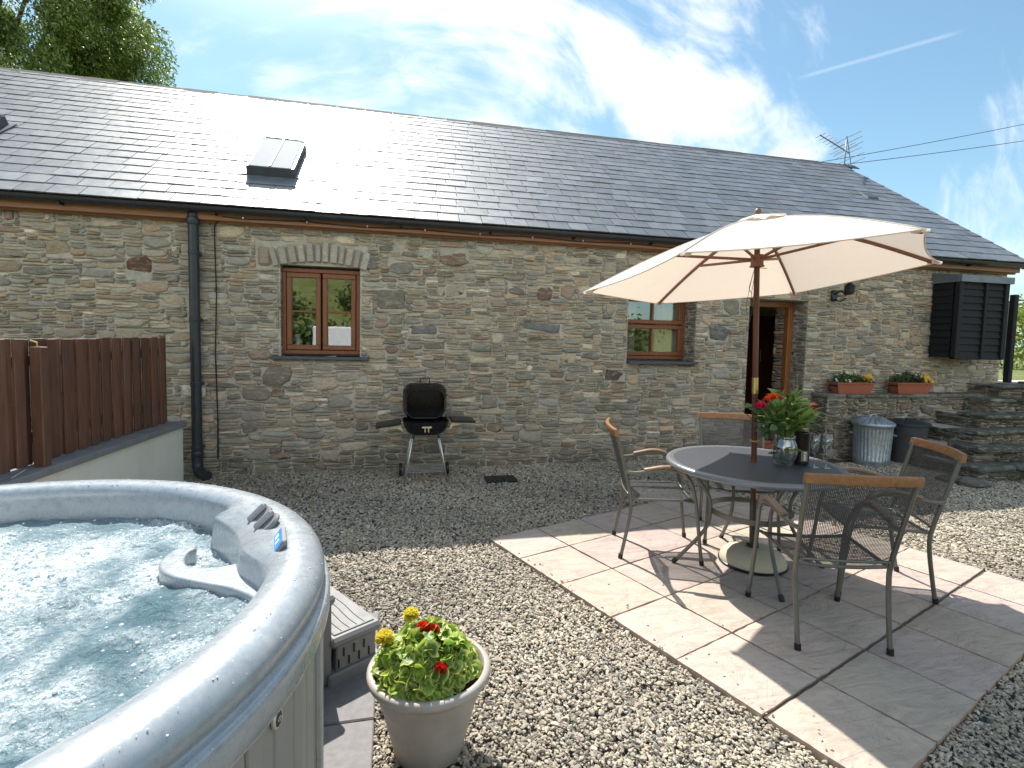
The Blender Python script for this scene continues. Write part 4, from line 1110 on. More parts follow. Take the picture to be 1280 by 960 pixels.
def rv(R_, s=1.): return Vector((R_.gauss(0, s), R_.gauss(0, s), R_.gauss(0, s)))
def jit(c, R_, k=.2): 
    f = R_.uniform(1 - k, 1 + k); return tuple(q * f for q in c)

# tree beyond the ridge
def big_tree(name, label, c, r, n, leafc, trunkbase, lsz=(.11, .2), seed=1):
    R_ = random.Random(seed)
    t = thing(name, label, 'tree', trunkbase); B = trunkbase
    c = Vector(c); tb = Vector(trunkbase)
    mb = MB(); mid = tb.lerp(c, .5) + Vector((.3, .2, 0))
    mb.tube(bez([tb, tb.lerp(mid, .6), mid, c.lerp(mid, .2)], 5), [.38 - .016 * i for i in range(16)], 10)
    clumps = []
    for i in range(74):
        d = rv(R_).normalized(); d.z = d.z * 1.0 - .05
        rr = R_.uniform(.45, 1.0); p = c + Vector((d.x * r[0], d.y * r[1], d.z * r[2])) * rr
        clumps.append((p, R_.uniform(.5, 1.05)))
        if i % 6 == 0:
            st_ = tb.lerp(c, R_.uniform(.45, .9)); m_ = st_.lerp(p, .5) + Vector((0, 0, -.2))
            mb.tube(bez([st_, m_, p], 4), [.11, .10, .09, .08, .07, .055, .04, .03, .02], 6)
    barkm = simple('bark', (.16, .13, .10), .9, var=.3, nscale=5, bump=.6, bscale=20, bdist=.03)
    mk('trunk', mb, barkm, t, B, True)
    L = []
    for i in range(n):
        p, s_ = R_.choice(clumps)
        # twigs: leaves lie in drooping sprays
        d = rv(R_); q = p + d.normalized() * s_ * (R_.random() ** .4) * r[0] * .27
        if (q - c).length > r[0] * 1.25: continue
        dirn = (rv(R_, .7) + (q - c).normalized() * .8 + Vector((0, 0, -.5)))
        nn = rv(R_, .6) + Vector((0, 0, 1))
        L.append((q, dirn, nn, R_.uniform(*lsz), R_.uniform(.35, .5) * lsz[1] * .62, jit(R_.choice(leafc), R_, .25), .2))
    leaves_obj('crown', L, M['leaf'], t, B)
    return t
big_tree('ash_tree', 'broad leafy green tree rising behind the left end of the roof', (-9.2, 15.6, 9.0), (3.25, 3.2, 3.6), 150000,
         [(.24, .32, .07), (.17, .25, .06), (.33, .41, .12), (.11, .17, .045)], (-11.6, 15.8, 0), (.08, .15), 5)

# garden hedge past the gate
R_ = random.Random(40); L = []
for i in range(5000):
    p = Vector((R_.uniform(15.5, 22), R_.uniform(10.3, 12.8), 0)); hh = 1.55 + .25 * math.sin(p.x * 2.1) + .15 * math.sin(p.y * 5)
    p.z = 1.0 + hh * (1 - R_.random() ** 2.2)
    L.append((p, rv(R_) + Vector((0, 0, .4)), rv(R_, .5) + Vector((0, -.5, 1)), R_.uniform(.1, .2), .09, jit(R_.choice([(.28, .34, .05), (.16, .24, .04), (.36, .36, .07)]), R_), .2))
o = leaves_obj('hedge', L, M['leaf']); tag(o, 'yellow green hedge in the garden beyond the black gate', 'hedge')
# wood on the bank behind the yard: seen only mirrored in the panes
R_ = random.Random(41); L = []
for i in range(60000):
    if i % 2:
        a = R_.choice([-17, -13, -8.5, -4, 1, 5, 9.5, 14]); p = Vector((a + R_.gauss(0, 1.6), -29 + R_.gauss(0, 1.2), 8.0 + R_.gauss(0, 1.3)))
    else:
        a = R_.choice([(-9, -11, 1.2), (-5.6, -14, 2.4), (-3.2, -10, .9), (-1, -16, 3.0), (3, -12, 1.5), (7, -15, 2.6), (11, -12, 1.5), (-12, -15, 2.6)]); p = Vector((a[0] + R_.gauss(0, .7), a[1] + R_.gauss(0, .6), a[2] + R_.gauss(0, .45)))
    L.append((p, rv(R_), rv(R_, .5) + Vector((0, 0, 1)), R_.uniform(.18, .3), .16, jit(R_.choice([(.06, .11, .025), (.10, .16, .03)]), R_), .2))
o = leaves_obj('wood', L, M['leaf']); o['kind'] = 'stuff'

# ------------------------------------------------------------------ hot tub
TC = Vector((-1.31, 1.55, 0))
tub = thing('hot_tub', 'large round silver grey hot tub full of churning water', 'hot tub', TC)
def ang_win(a, a0, a1, soft):
    a = math.degrees(a); a = (a + 180) % 360 - 180
    def ss(x): x = max(0, min(1, x)); return x * x * (3 - 2 * x)
    return ss((a - a0) / soft) * ss((a1 - a) / soft)
def tubfn(r, a, z):
    if r < 1.0 and z > .5:
        k = min(ang_win(a, -60, 44, 4), ang_win(a, 1, 90, 16))
        return r - .085 * k * (1 if z < .85 else (.0 if r > .99 else .55))
    return r
mb = MB()
prof = [(1.095, .700), (1.122, .695), (1.134, .702), (1.138, .735), (1.136, .770), (1.128, .778), (1.116, .782), (1.112, .790), (1.117, .798), (1.122, .812), (1.118, .832), (1.105, .852), (1.085, .866), (1.06, .874), (1.03, .877),
        (1.005, .872), (.985, .862), (.970, .845), (.962, .82), (.956, .78), (.950, .735), (.945, .66), (.93, .5), (.7, .25), (.0, .24)]
prof = [tuple(Vector(p)) for p in bez([(r, z, 0) for r, z in prof], 2)]
mb.lathe([(p[0], p[1]) for p in prof], TC, 260, fn=tubfn)
mk('rim', mb, M['acrylic'], tub, TC, True, 60)
# cabinet of upright boards
mb = MB(); nb = 66
for k in range(nb):
    a0 = 2 * PI * k / nb; a1 = 2 * PI * (k + 1) / nb; g = .003
    vs = []
    for (a, r) in ((a0 + g, 1.094), (a0 + g * 2.2, 1.100), ((a0 + a1) / 2, 1.1015), (a1 - g * 2.2, 1.100), (a1 - g, 1.094)):
        vs += [(TC.x + r * math.cos(a), TC.y + r * math.sin(a), .0), (TC.x + r * math.cos(a), TC.y + r * math.sin(a), .71)]
    mb.add(vs, [(2 * i, 2 * i + 2, 2 * i + 3, 2 * i + 1) for i in range(4)])
mb.lathe([(1.090, -.0), (1.090, .70)], TC, 132)
cabn = mk('cabinet', mb, M['tubside'], tub, TC)
for adeg in (3.5, 93, 183, 273):
    mb = MB(); a = math.radians(adeg)
    for da in (-.022, .022):
        c_ = TC + Vector((math.cos(a + da), math.sin(a + da), 0)) * 1.108; mb.rbox((c_.x, c_.y, .35), (.02, .022, .69), .004, rotz(a + da))
    mk('corner_trim', mb, simple('grey_trim_' + str(int(adeg)), (.42, .41, .38), .3), cabn, TC)
# emblem on the cabinet
mb = MB(); a = math.atan2(1.24 - TC.y, -.262 - TC.x); c_ = TC + Vector((math.cos(a), math.sin(a), 0)) * 1.104
Rb = rotz(a) @ Matrix.Rotation(PI / 2, 3, 'Y')
def disc(mb, c, rx, ry, h, R, n=24):
    vs = [];
    for (k, hh) in ((1, 0), (1, h * .6), (.88, h)):
        vs += [R @ Vector((-rx * k * math.cos(2 * PI * i / n), ry * k * math.sin(2 * PI * i / n), hh)) + Vector(c) for i in range(n)]
    mb.add(vs, [(r * n + i, r * n + (i + 1) % n, (r + 1) * n + (i + 1) % n, (r + 1) * n + i) for r in range(2) for i in range(n)] + [tuple(2 * n + i for i in range(n))])
cz = Vector((c_.x, c_.y, .655)); disc(mb, cz, .024, .020, .008, Rb); bdg = mk('emblem', mb, M['steel'], cabn, TC, True, 30)
mb = MB(); disc(mb, cz + Vector((math.cos(a), math.sin(a), 0)) * .0075, .018, .014, .0015, Rb); mk('emblem_face', mb, M['darkglass'], bdg, TC)
mb = MB()
for da, hh in ((-.006, .010), (0, .016), (.006, .012)):
    q = cz + Vector((math.cos(a), math.sin(a), 0)) * .0098 + Vector((-math.sin(a), math.cos(a), 0)) * da; mb.rbox(q, (.002, .003, hh), .0008, rotz(a) @ Matrix.Rotation(.5, 3, 'X'))
mk('emblem_mark', mb, M['steel'], bdg, TC)
# controls on the rim
def rim_frame(adeg, r, z):
    a = math.radians(adeg); return TC + Vector((math.cos(a) * r, math.sin(a) * r, z)), rotz(a)
c_, R0 = rim_frame(12.0, .985, .862); Rt_ = R0 @ Matrix.Rotation(-.98, 3, 'Y')
mb = MB(); mb.rbox(c_, (.085, .14, .016), .007, Rt_); pn = mk('control_panel', mb, M['tubplastic'], tub, TC)
scr = NT('blue_display'); v = scr.coord(); scr.set(Base_Color=(.02, .12, .45), Roughness=.15); scr.b.inputs['Emission Color'].default_value = (.05, .28, .9, 1); scr.b.inputs['Emission Strength'].default_value = .55
mb = MB(); mb.rbox(c_ + Rt_ @ Vector((0, 0, .0085)), (.066, .118, .004), .0018, Rt_); mk('display', mb, scr.m, pn, TC)
wm_ = simple('display_marks', (.6, .75, .9), .4)
mb = MB()
for (dx, dy, sx, sy) in ((-.018, .028, .014, .014), (-.018, -.002, .014, .014), (-.018, -.03, .014, .014), (.014, .02, .018, .03), (.014, -.022, .018, .02)):
    mb.rbox(c_ + Rt_ @ Vector((dx, dy, .0115)), (sx, sy, .0015), .0005, Rt_)
mk('display_marks', mb, wm_, pn, TC)
for adeg in (28.8, 23.2):
    c_, R0 = rim_frame(adeg, .980, .866); Rk = R0 @ Matrix.Rotation(-.7, 3, 'Y')
    mb = MB(); prof = [(.044, 0), (.045, .006), (.040, .014), (.012, .016)]
    n = 24; vs = []
    for (r, z) in prof: vs += [Rk @ Vector((r * math.cos(2 * PI * i / n), r * math.sin(2 * PI * i / n), z)) + c_ for i in range(n)]
    mb.add(vs, [(k * n + i, k * n + (i + 1) % n, (k + 1) * n + (i + 1) % n, (k + 1) * n + i) for k in range(3) for i in range(n)] + [tuple(3 * n + i for i in range(n))])
    kb = mk('control_knob', mb, M['tubplastic'], tub, TC, True, 40)
    mb = MB(); mb.rbox(c_ + Rk @ Vector((0, 0, .026)), (.078, .02, .026), .008, Rk); mk('grip', mb, simple('grip_grey_%d' % int(adeg), (.33, .33, .33), .35), kb, TC)
# the hooked armrest at water level
ol = [(-.30, 1.66), (-.30, 1.95), (-.36, 2.02), (-.40, 1.99), (-.43, 1.93), (-.477, 1.876), (-.537, 1.846), (-.60, 1.846), (-.648, 1.878), (-.672, 1.93), (-.680, 1.985), (-.668, 2.012), (-.672, 2.036), (-.695, 2.052), (-.722, 2.040), (-.742, 1.99), (-.745, 1.92), (-.722, 1.856), (-.667, 1.796), (-.573, 1.738), (-.487, 1.693), (-.428, 1.65), (-.38, 1.60)]
ol = [tuple(p)[:2] for p in bez([(x, y, 0) for x, y in ol], 3)]
ol = [p for p in ol if (Vector(p) - Vector((TC.x, TC.y))).length < 1.03]
mb = MB(); mb.prism(ol, .55, .768, 'z'); arm = mk('armrest', mb, M['acrylic'], tub, TC, True, 60)
bv = arm.modifiers.new('soft_edge', 'BEVEL'); bv.width = .022; bv.segments = 5; bv.limit_method = 'ANGLE'; bv.angle_limit = math.radians(50)
# churning water
n = 230; xs = np.linspace(-.96, .96, n); X, Y = np.meshgrid(xs, xs); Rr = np.hypot(X, Y)
def vnoise(X, Y, f, seed):
    g_ = np.random.default_rng(seed); G = g_.random((256, 256)); x = X * f + 50; y = Y * f + 50
    xi = np.floor(x).astype(int); yi = np.floor(y).astype(int); fx_ = x - xi; fy = y - yi; fx_ = fx_ * fx_ * (3 - 2 * fx_); fy = fy * fy * (3 - 2 * fy)
    a = G[yi % 256, xi % 256]; b = G[yi % 256, (xi + 1) % 256]; c = G[(yi + 1) % 256, xi % 256]; d = G[(yi + 1) % 256, (xi + 1) % 256]
    return (a * (1 - fx_) + b * fx_) * (1 - fy) + (c * (1 - fx_) + d * fx_) * fy
WX = X + .1 * (vnoise(X, Y, 3, 1) - .5); WYv = Y + .1 * (vnoise(X, Y, 3, 2) - .5)
H = .022 * (vnoise(WX, WYv, 5, 3) - .5) + .020 * (vnoise(WX, WYv, 11, 4) - .5) + .014 * (vnoise(WX, WYv, 23, 5) - .5) + .007 * (vnoise(WX, WYv, 47, 6) - .5) 
jets = [(-.05, .45, .42), (.25, .55, .25), (-.35, .15, .45), (.0, -.0, .32), (-.55, .6, .35), (.62, .40, .16), (-.5, -.4, .4), (.1, .25, .3)]
foam = np.zeros_like(X)
for (jx, jy, jr) in jets: foam = np.maximum(foam, np.clip(1.15 - np.hypot(X - jx, Y - jy) / jr, 0, 1))
foam = np.clip(foam * 1.0 + .06 + .75 * (vnoise(WX, WYv, 6, 8) - .5) + .5 * (vnoise(WX, WYv, 14, 9) - .5) + .08, 0, 1)
Zw = .738 + H * (.75 + .6 * foam)
idx = -np.ones((n, n), int); inside = Rr < .952; idx[inside] = np.arange(inside.sum())
V = np.stack([X[inside] + TC.x, Y[inside] + TC.y, Zw[inside]], -1)
q = np.stack([idx[:-1, :-1], idx[:-1, 1:], idx[1:, 1:], idx[1:, :-1]], -1).reshape(-1, 4); q = q[(q >= 0).all(1)]
fc = foam[inside]; mk_np('water', V, q, M['water'], tub, TC, np.stack([fc] * 3, -1), True)
# froth: loose bubbles riding on the surface
bm_ = NT('froth_bubble'); bm_.set(Base_Color=(.72, .80, .82), Roughness=.06); bm_.b.inputs['Specular IOR Level'].default_value = 1.0; bm_.b.inputs['Coat Weight'].default_value = 1
nb_ = 9000; gi = rng.integers(0, n, (60000, 2)); fr_ = foam[gi[:, 0], gi[:, 1]]; ok_ = inside[gi[:, 0], gi[:, 1]] & (rng.random(60000) < fr_ ** 1.3 * .9 + .03); gi = gi[ok_][:nb_]
bx = X[gi[:, 0], gi[:, 1]] + rng.uniform(-.004, .004, len(gi)); by = Y[gi[:, 0], gi[:, 1]] + rng.uniform(-.004, .004, len(gi)); bz = Zw[gi[:, 0], gi[:, 1]]
iv, jf = ico(); br = np.clip(rng.gamma(3, .0009, len(gi)), .001, .0075)
Vb = iv[None] * br[:, None, None] * np.array([1, 1, .75]) + np.stack([bx + TC.x, by + TC.y, bz + br * .1], -1)[:, None, :]
o = mk_np('froth', Vb.reshape(-1, 3), (jf[None] + (np.arange(len(gi)) * 12)[:, None, None]).reshape(-1, 3), bm_.m, tub, TC, smooth=True); o['kind'] = 'stuff'
# droplets on the rim
dm = NT('water_drop'); dm.set(Base_Color=(.75, .8, .83), Roughness=.03); dm.b.inputs['Transmission Weight'].default_value = .0; dm.b.inputs['IOR'].default_value = 1.33
R_ = random.Random(77); iv, jf = ico(); mb = MB()
for k in range(420):
    a = R_.uniform(-PI, PI); a = R_.choice([R_.uniform(-.9, .9), R_.uniform(.9, 2.4)]); j = R_.choice([(1.06, .874), (1.03, .877), (1.085, .866), (1.11, .846), (1.13, .776), (1.0, .87)])
    s_ = R_.uniform(.0008, .0024); rr = j[0] + R_.uniform(-.008, .008)
    c_ = TC + Vector((math.cos(a) * rr, math.sin(a) * rr, j[1] - .0005))
    mb.add([c_ + Vector((v[0] * s_ * 1.2, v[1] * s_ * 1.2, v[2] * s_ * .8)) for v in iv], [tuple(f) for f in jf])
o = mk('water_drops', mb, dm.m, tub, TC, True); o['kind'] = 'stuff'

# plastic steps against the tub
e_ = Vector((math.cos(math.radians(33)), math.sin(math.radians(33)), 0)); t_ = Vector((-e_.y, e_.x, 0)); K = Vector((-.035, 2.455, 0))
st_ = thing('tub_steps', 'two tread grey plastic steps standing against the hot tub', 'steps', (-.25, 2.6, 0)); B = (-.25, 2.6, 0)
Rs = rotz(math.radians(33))
def sp(a, b, z): return K - e_ * a + t_ * b + Vector((0, 0, z))
for (a0, a1, z, nm) in ((0, .25, .205, 'tread'), (.23, .47, .405, 'tread')):
    mb = MB(); mb.rbox(sp((a0 + a1) / 2, .33, z - .025), (a1 - a0 + .0, .68, .045), .013, Rs)
    td = mk(nm, mb, M['tubplastic'], st_, B)
    mb = MB(); mb.rbox(sp((a0 + a1) / 2, .33, z - .0), (a1 - a0 - .05, .62, .006), .002, Rs)
    for i in range(1, 4):
        pass
    mk('grip_pad', mb, simple('pale_grip_pad', (.25, .243, .238), .65, bump=.4, bscale=200), td, B)
    mb = MB()
    for i in range(1, 5):
        pts = [sp(a0 + .03 + (a1 - a0 - .06) * i / 5 + .006 * math.sin(b * 18), b, z + .0035) for b in np.linspace(.03, .63, 14)]; mb.tube(pts, .0018, 4)
    mk('groove', mb, M['blackplastic'], td, B)
mb = MB()
mb.rbox(sp(.13, .33, .015), (.27, .68, .06), .008, Rs)
mb.rbox(sp(.12, .33, .105), (.20, .64, .13), .006, Rs); mb.rbox(sp(.35, .33, .19), (.22, .64, .38), .006, Rs)
for b in (.0, .66): mb.rbox(sp(.345, b, .20), (.05, .05, .36), .008, Rs)
bs = mk('base', mb, M['tubplastic'], st_, B)
for i in range(4):
    for z in (.075, .12):
        mb = MB(); mb.rbox(sp(.06 + i * .05 + (.025 if z > .1 else 0), .008, z), (.004, .012, .04), .001, Rs); mk('slot', mb, M['blackplastic'], bs, B)
for i in range(9):
    mb = MB(); mb.rbox(sp(.0195, .06 + i * .07, .1), (.012, .004, .07), .001, Rs); mk('slot', mb, M['blackplastic'], bs, B)

# ------------------------------------------------------------------ flower pot in front
PC = Vector((.150, 1.905, -.02))
pot = thing('flower_pot', 'large taupe plastic pot with a rolled rim beside the hot tub', 'plant pot', PC)
mb = MB(); prof = [(0.0, 0), (.118, 0), (.126, .008), (.150, .10), (.172, .19), (.188, .235), (.192, .250), (.198, .262), (.201, .285), (.215, .292), (.224, .300), (.229, .312), (.228, .325), (.218, .333), (.205, .332), (.199, .322), (.196, .28), (.185, .24)]
mb.lathe(prof, PC, 56); mk('pot', mb, M['pot'], pot, PC, True, 50)
mb = MB(); mb.lathe([(.19, .262), (.12, .275), (.0, .28)], PC, 40); mk('soil', mb, M['soil'], pot, PC)
def geranium(root, c, rad, h, n, seed, B, cols, edge):
    R_ = random.Random(seed); V = []; Fq = []; C = []
    m = 12
    for i in range(n):
        a = R_.uniform(0, 2 * PI); r = rad * math.sqrt(R_.random()); zz = .045 + (h - .045) * (1 - (r / rad) ** 2.4) * R_.uniform(.3, 1.0)
        p = Vector((c.x + r * math.cos(a), c.y + r * math.sin(a), c.z + zz + .01))
        nn = (Vector((math.cos(a) * r / rad * .8, math.sin(a) * r / rad * .8, .8)) + rv(R_, .55)).normalized()
        tg = nn.orthogonal().normalized(); bt = nn.cross(tg); s_ = R_.uniform(.014, .029) * rad / .16; ph = R_.uniform(0, 6)
        b = len(V); V.append(p - nn * s_ * .25); base_c = jit(R_.choice(cols), R_, .2); C.append(base_c); ec = jit(R_.choice(edge), R_, .2)
        for ring, k in ((.6, 0), (1., 1)):
            for j in range(m):
                an = 2 * PI * j / m + ph; rr = s_ * ring * (1 + .16 * math.sin(5 * an)) * (1 - (.5 if (j == 0) else 0) * k)
                V.append(p + (tg * math.cos(an) + bt * math.sin(an)) * rr + nn * (s_ * (.0 if not k else .22 * math.sin(an * 3 + ph) + .05)))
                C.append(base_c if not k else ec)
        for j in range(m):
            Fq.append((b, b + 1 + j, b + 1 + (j + 1) % m)); x0_, x1_ = b + 1 + j, b + 1 + (j + 1) % m
            Fq.append((x0_, x0_ + m, x1_ + m)); Fq.append((x0_, x1_ + m, x1_))
    return mk_np('foliage', np.array([tuple(v) for v in V]), np.array(Fq), M['leaf'], root, B, np.array(C), True)
pl = thing('potted_geranium', 'yellow green geranium with red blooms and yellow marigolds growing in the taupe pot', 'flowering plant', PC + Vector((0, 0, .28))); B = PC + Vector((0, 0, .28))
PP = PC + Vector((-.015, -.01, .275))
geranium(pl, PP, .184, .20, 620, 5, B, [(.18, .33, .045), (.26, .43, .05), (.12, .25, .04)], [(.60, .64, .12), (.44, .56, .09), (.66, .64, .22)])
mb = MB(); R_ = random.Random(15)
for i in range(26):
    a = R_.uniform(0, 6.28); r = R_.uniform(.02, .15); mb.tube(bez([PP + Vector((r * .3 * math.cos(a), r * .3 * math.sin(a), -.01)), PP + Vector((r * .8 * math.cos(a), r * .8 * math.sin(a), .05)), PP + Vector((r * math.cos(a), r * math.sin(a), .11 * (1 - r * 3)))], 3), .0022, 5)
stemm = simple('green_stem', (.13, .22, .06), .6); mk('stem', mb, stemm, pl, B)
def pom(root, c, r, cols, seed, B, n=150, flat=1.0, pw=.6, name='bloom'):
    R_ = random.Random(seed); L = []
    for i in range(n):
        d = rv(R_).normalized(); 
        if d.z < -.35: d.z = -d.z
        d.z *= flat
        p = Vector(c) + d * r * .30
        L.append((p, d + rv(R_, .25), rv(R_, .4) + Vector((0, 0, 1)), r * R_.uniform(.62, .78), r * pw, jit(R_.choice(cols), R_, .15), -.25))
    return leaves_obj(name, L, M['petal'], root, B)
MG = [(.92, .80, .10), (.93, .85, .22), (.90, .74, .06)]
RD = [(.72, .03, .02), (.80, .06, .03), (.60, .02, .03)]
flw = [((-.165, .02, .435), .036, MG), ((-.065, .14, .450), .033, MG), ((-.025, .0, .475), .028, RD), ((.012, -.01, .47), .024, RD), ((.028, -.135, .395), .028, RD)]
for k, (o_, r, cl_) in enumerate(flw):
    c_ = PC + Vector(o_); pom(pl, c_, r, cl_, 90 + k, B, 420 if cl_ is MG else 90, .9 if cl_ is MG else .5, .42 if cl_ is MG else .8)
    mb = MB(); mb.tube(bez([PP + Vector((o_[0] * .5, o_[1] * .5, .0)), PP + Vector((o_[0] * .8, o_[1] * .8, .07)), c_ - Vector((0, 0, .01))], 4), .0025, 5); mk('flower_stalk', mb, stemm, pl, B)
mb = MB(); 
mb.tube(bez([PP + Vector((.05, .1, 0)), PP + Vector((.06, .14, .1)), PP + Vector((.075, .17, .21))], 4), .002, 5); mk('flower_stalk', mb, stemm, pl, B)
pom(pl, PP + Vector((.075, .17, .215)), .012, [(.45, .35, .15), (.5, .2, .1)], 99, B, 40)

# ------------------------------------------------------------------ charcoal barbecue against the wall
BC = Vector((.365, 5.62, -.012))
bbq = thing('barbecue', 'open black charcoal barbecue on steel legs against the stone wall', 'barbecue', BC); B = BC
def rrect(w, h, r, n=5):
    p = []
    for (cx, cy, a0) in ((w / 2 - r, h / 2 - r, 0), (-w / 2 + r, h / 2 - r, PI / 2), (-w / 2 + r, -h / 2 + r, PI), (w / 2 - r, -h / 2 + r, 1.5 * PI)):
        p += [(cx + r * math.cos(a0 + PI / 2 * i / n), cy + r * math.sin(a0 + PI / 2 * i / n)) for i in range(n + 1)]
    return p
def shell(mb, levels, R=None, c=(0, 0, 0), closed=True):
    """levels: (w, d, r, z)"""
    n = 24; vs = []
    for (w_, d_, r_, z_) in levels:
        for (x, y) in rrect(w_, d_, r_): 
            v = Vector((x, y, z_)); v = (R @ v) if R is not None else v
            vs.append(v + Vector(c))
    m = len(levels)
    fs = [(k * n + i, k * n + (i + 1) % n, (k + 1) * n + (i + 1) % n, (k + 1) * n + i) for k in range(m - 1) for i in range(n)]
    if closed: fs.append(tuple(range(n))[::-1]); fs.append(tuple((m - 1) * n + i for i in range(n)))
    mb.add(vs, fs)
mb = MB(); shell(mb, [(.30, .24, .08, .0), (.38, .32, .10, .03), (.455, .40, .11, .09), (.475, .42, .11, .145), (.478, .423, .11, .150), (.462, .408, .10, .146), (.40, .34, .09, .05), (.30, .24, .08, .03)], None, BC + Vector((0, 0, .50)))
mk('bowl', mb, M['castblack'], bbq, B, True, 50)
Rl = Matrix.Rotation(math.radians(-82), 3, 'X')
mb = MB(); shell(mb, [(.475, .385, .11, .0), (.47, .38, .11, .06), (.445, .355, .11, .12), (.40, .31, .10, .175), (.385, .295, .09, .168), (.435, .345, .10, .115), (.458, .37, .10, .055), (.464, .375, .10, .002)], Matrix.Rotation(math.radians(100), 3, 'X'), BC + Vector((0, .20, .835)))
lid = mk('lid', mb, M['castblack'], bbq, B, True, 50)
mb = MB(); c_ = BC + Vector((0, .20, 1.015)); mb.tube([c_ + Vector((-.05, 0, 0)), c_ + Vector((-.05, -.01, .055)), c_ + Vector((.05, -.01, .055)), c_ + Vector((.05, 0, 0))], .008, 8); mk('handle', mb, M['blackplastic'], lid, B)
mb = MB()
for i in range(22): x = -.20 + i * .4 / 21; mb.tube([BC + Vector((x, -.18, .628)), BC + Vector((x, .18, .628))], .0028, 5)
for y in (-.17, 0, .17): mb.tube([BC + Vector((-.21, y, .624)), BC + Vector((.21, y, .624))], .0035, 5)
mk('grill', mb, M['castblack'], bbq, B)
pale = simple('yellowed_bracket', (.62, .52, .30), .5, var=.15)
for sx in (-1, 1):
    mb = MB(); Rk = Matrix.Rotation(-.16 if sx < 0 else .05, 3, 'Y')
    mb.rbox(BC + Vector((sx * .385, -.02, .648 if sx > 0 else .615)), (.26, .30, .022), .009, Rk); sh = mk('side_shelf', mb, M['blackplastic'], bbq, B)
    for y in (-.13, .05):
      mb = MB(); mb.prism([(.235, .555), (.262, .635), (.40, .630), (.40, .622), (.285, .60)], y, y + .012, 'y') if sx > 0 else mb.prism([(-.235, .54), (-.262, .62), (-.40, .585), (-.40, .577), (-.285, .575)], y, y + .012, 'y')
      mb.v = [(p[0] + BC.x, p[1] + BC.y, p[2] + BC.z) for p in mb.v]; mk('bracket', mb, pale, sh, B)
mb = MB(); mb.rbox(BC + Vector((0, -.213, .60)), (.10, .02, .018), .004); mb.rbox(BC + Vector((-.018, -.216, .575)), (.012, .016, .05), .003); mb.rbox(BC + Vector((.018, -.216, .575)), (.012, .016, .05), .003); mk('latch', mb, pale, bbq, B)
for sx in (-1, 1):
    for (yy, y0) in ((-.17, -.11), (.17, .11)):
        mb = MB(); mb.tube([BC + Vector((sx * .13, y0, .52)), BC + Vector((sx * .222, yy, .01))], .0095, 8); lg = mk('leg', mb, M['steel'], bbq, B, True)
        mb = MB(); mb.tube([BC + Vector((sx * .1225, y0 * .97, .52)), BC + Vector((sx * .137, y0 * 1.03, .47))], .015, 8); mk('bracket', mb, M['blackplastic'], lg, B)
mb = MB()
for i in range(6): y = -.15 + i * .06; mb.tube([BC + Vector((-.205, y, .12)), BC + Vector((.205, y, .12))], .004, 6)
for sx in (-1, 1): mb.tube([BC + Vector((sx * .203, -.16, .12)), BC + Vector((sx * .203, .16, .12))], .005, 6)
mk('wire_shelf', mb, M['steel'], bbq, B)
for sx in (-1, 1):
    mb = MB(); c_ = BC + Vector((sx * .255, .17, .075)); vs = []
    R = Matrix.Rotation(PI / 2, 3, 'Y')
    for (r, z) in ((.0, -.016), (.05, -.016), (.068, -.014), (.072, -.006), (.072, .006), (.068, .014), (.05, .016), (.0, .016)): vs += [R @ Vector((r * math.cos(2 * PI * i / 24), r * math.sin(2 * PI * i / 24), z)) + c_ for i in range(24)]
    mb.add(vs, [(k * 24 + i, k * 24 + (i + 1) % 24, (k + 1) * 24 + (i + 1) % 24, (k + 1) * 24 + i) for k in range(7) for i in range(24)]); mk('wheel', mb, M['blackplastic'], bbq, B, True, 40)

# ------------------------------------------------------------------ dustbins
gb = Vector((6.16, 5.60, -.02))
t = thing('galvanised_bin', 'ribbed galvanised metal dustbin with a fluted lid in front of the stone ledge', 'dustbin', gb)
def ribs(r, a, z): return r + (.0032 * max(-1, min(1, 2.2 * math.cos(a * 32))) if .09 < z < .47 else 0)
mb = MB(); mb.lathe([(.0, .01), (.195, .01), (.203, .0), (.203, .03), (.209, .04), (.209, .085), (.206, .092), (.219, .465), (.222, .475), (.226, .51), (.232, .515), (.232, .535), (.225, .54), (.22, .53)], gb, 208, fn=ribs)
mk('body', mb, M['galv'], t, gb, True, 50)
def flut(r, a, z): return r
mb = MB(); n = 120; vs = []; rr = [(.238, .515), (.244, .52), (.244, .55), (.236, .556), (.20, .575), (.14, .60), (.07, .618), (.045, .622), (.0, .624)]
for (r, z) in rr: 
    for i in range(n):
        a = 2 * PI * i / n; k = .006 * math.cos(a * 20) * (1 if .06 < r < .22 else 0); vs.append(gb + Vector((r * math.cos(a), r * math.sin(a), z + k)))
mb.add(vs, [(k * n + i, k * n + (i + 1) % n, (k + 1) * n + (i + 1) % n, (k + 1) * n + i) for k in range(len(rr) - 1) for i in range(n)])
ld = mk('lid', mb, M['galv'], t, gb, True, 60)
mb = MB(); mb.tube(bez([gb + Vector((-.05, 0, .62)), gb + Vector((-.035, 0, .65)), gb + Vector((.035, 0, .65)), gb + Vector((.05, 0, .62))], 4), .006, 6); mk('handle', mb, M['steel'], ld, gb)
for sg in (-1, 1):
    d = Vector((sg * .80, -sg * .60, 0)); s2 = Vector((.6, .8, 0)); mb = MB(); c_ = gb + d * .222 + Vector((0, 0, .40))
    mb.tube(bez([c_ - s2 * .05, c_ - s2 * .045 + d * .035, c_ + s2 * .045 + d * .035, c_ + s2 * .05], 4), .006, 6); mk('handle', mb, M['galv'], t, gb)
pb = Vector((6.76, 5.62, -.02))
t = thing('plastic_bin', 'dark grey plastic dustbin with a black lid right of the galvanised one', 'dustbin', pb)
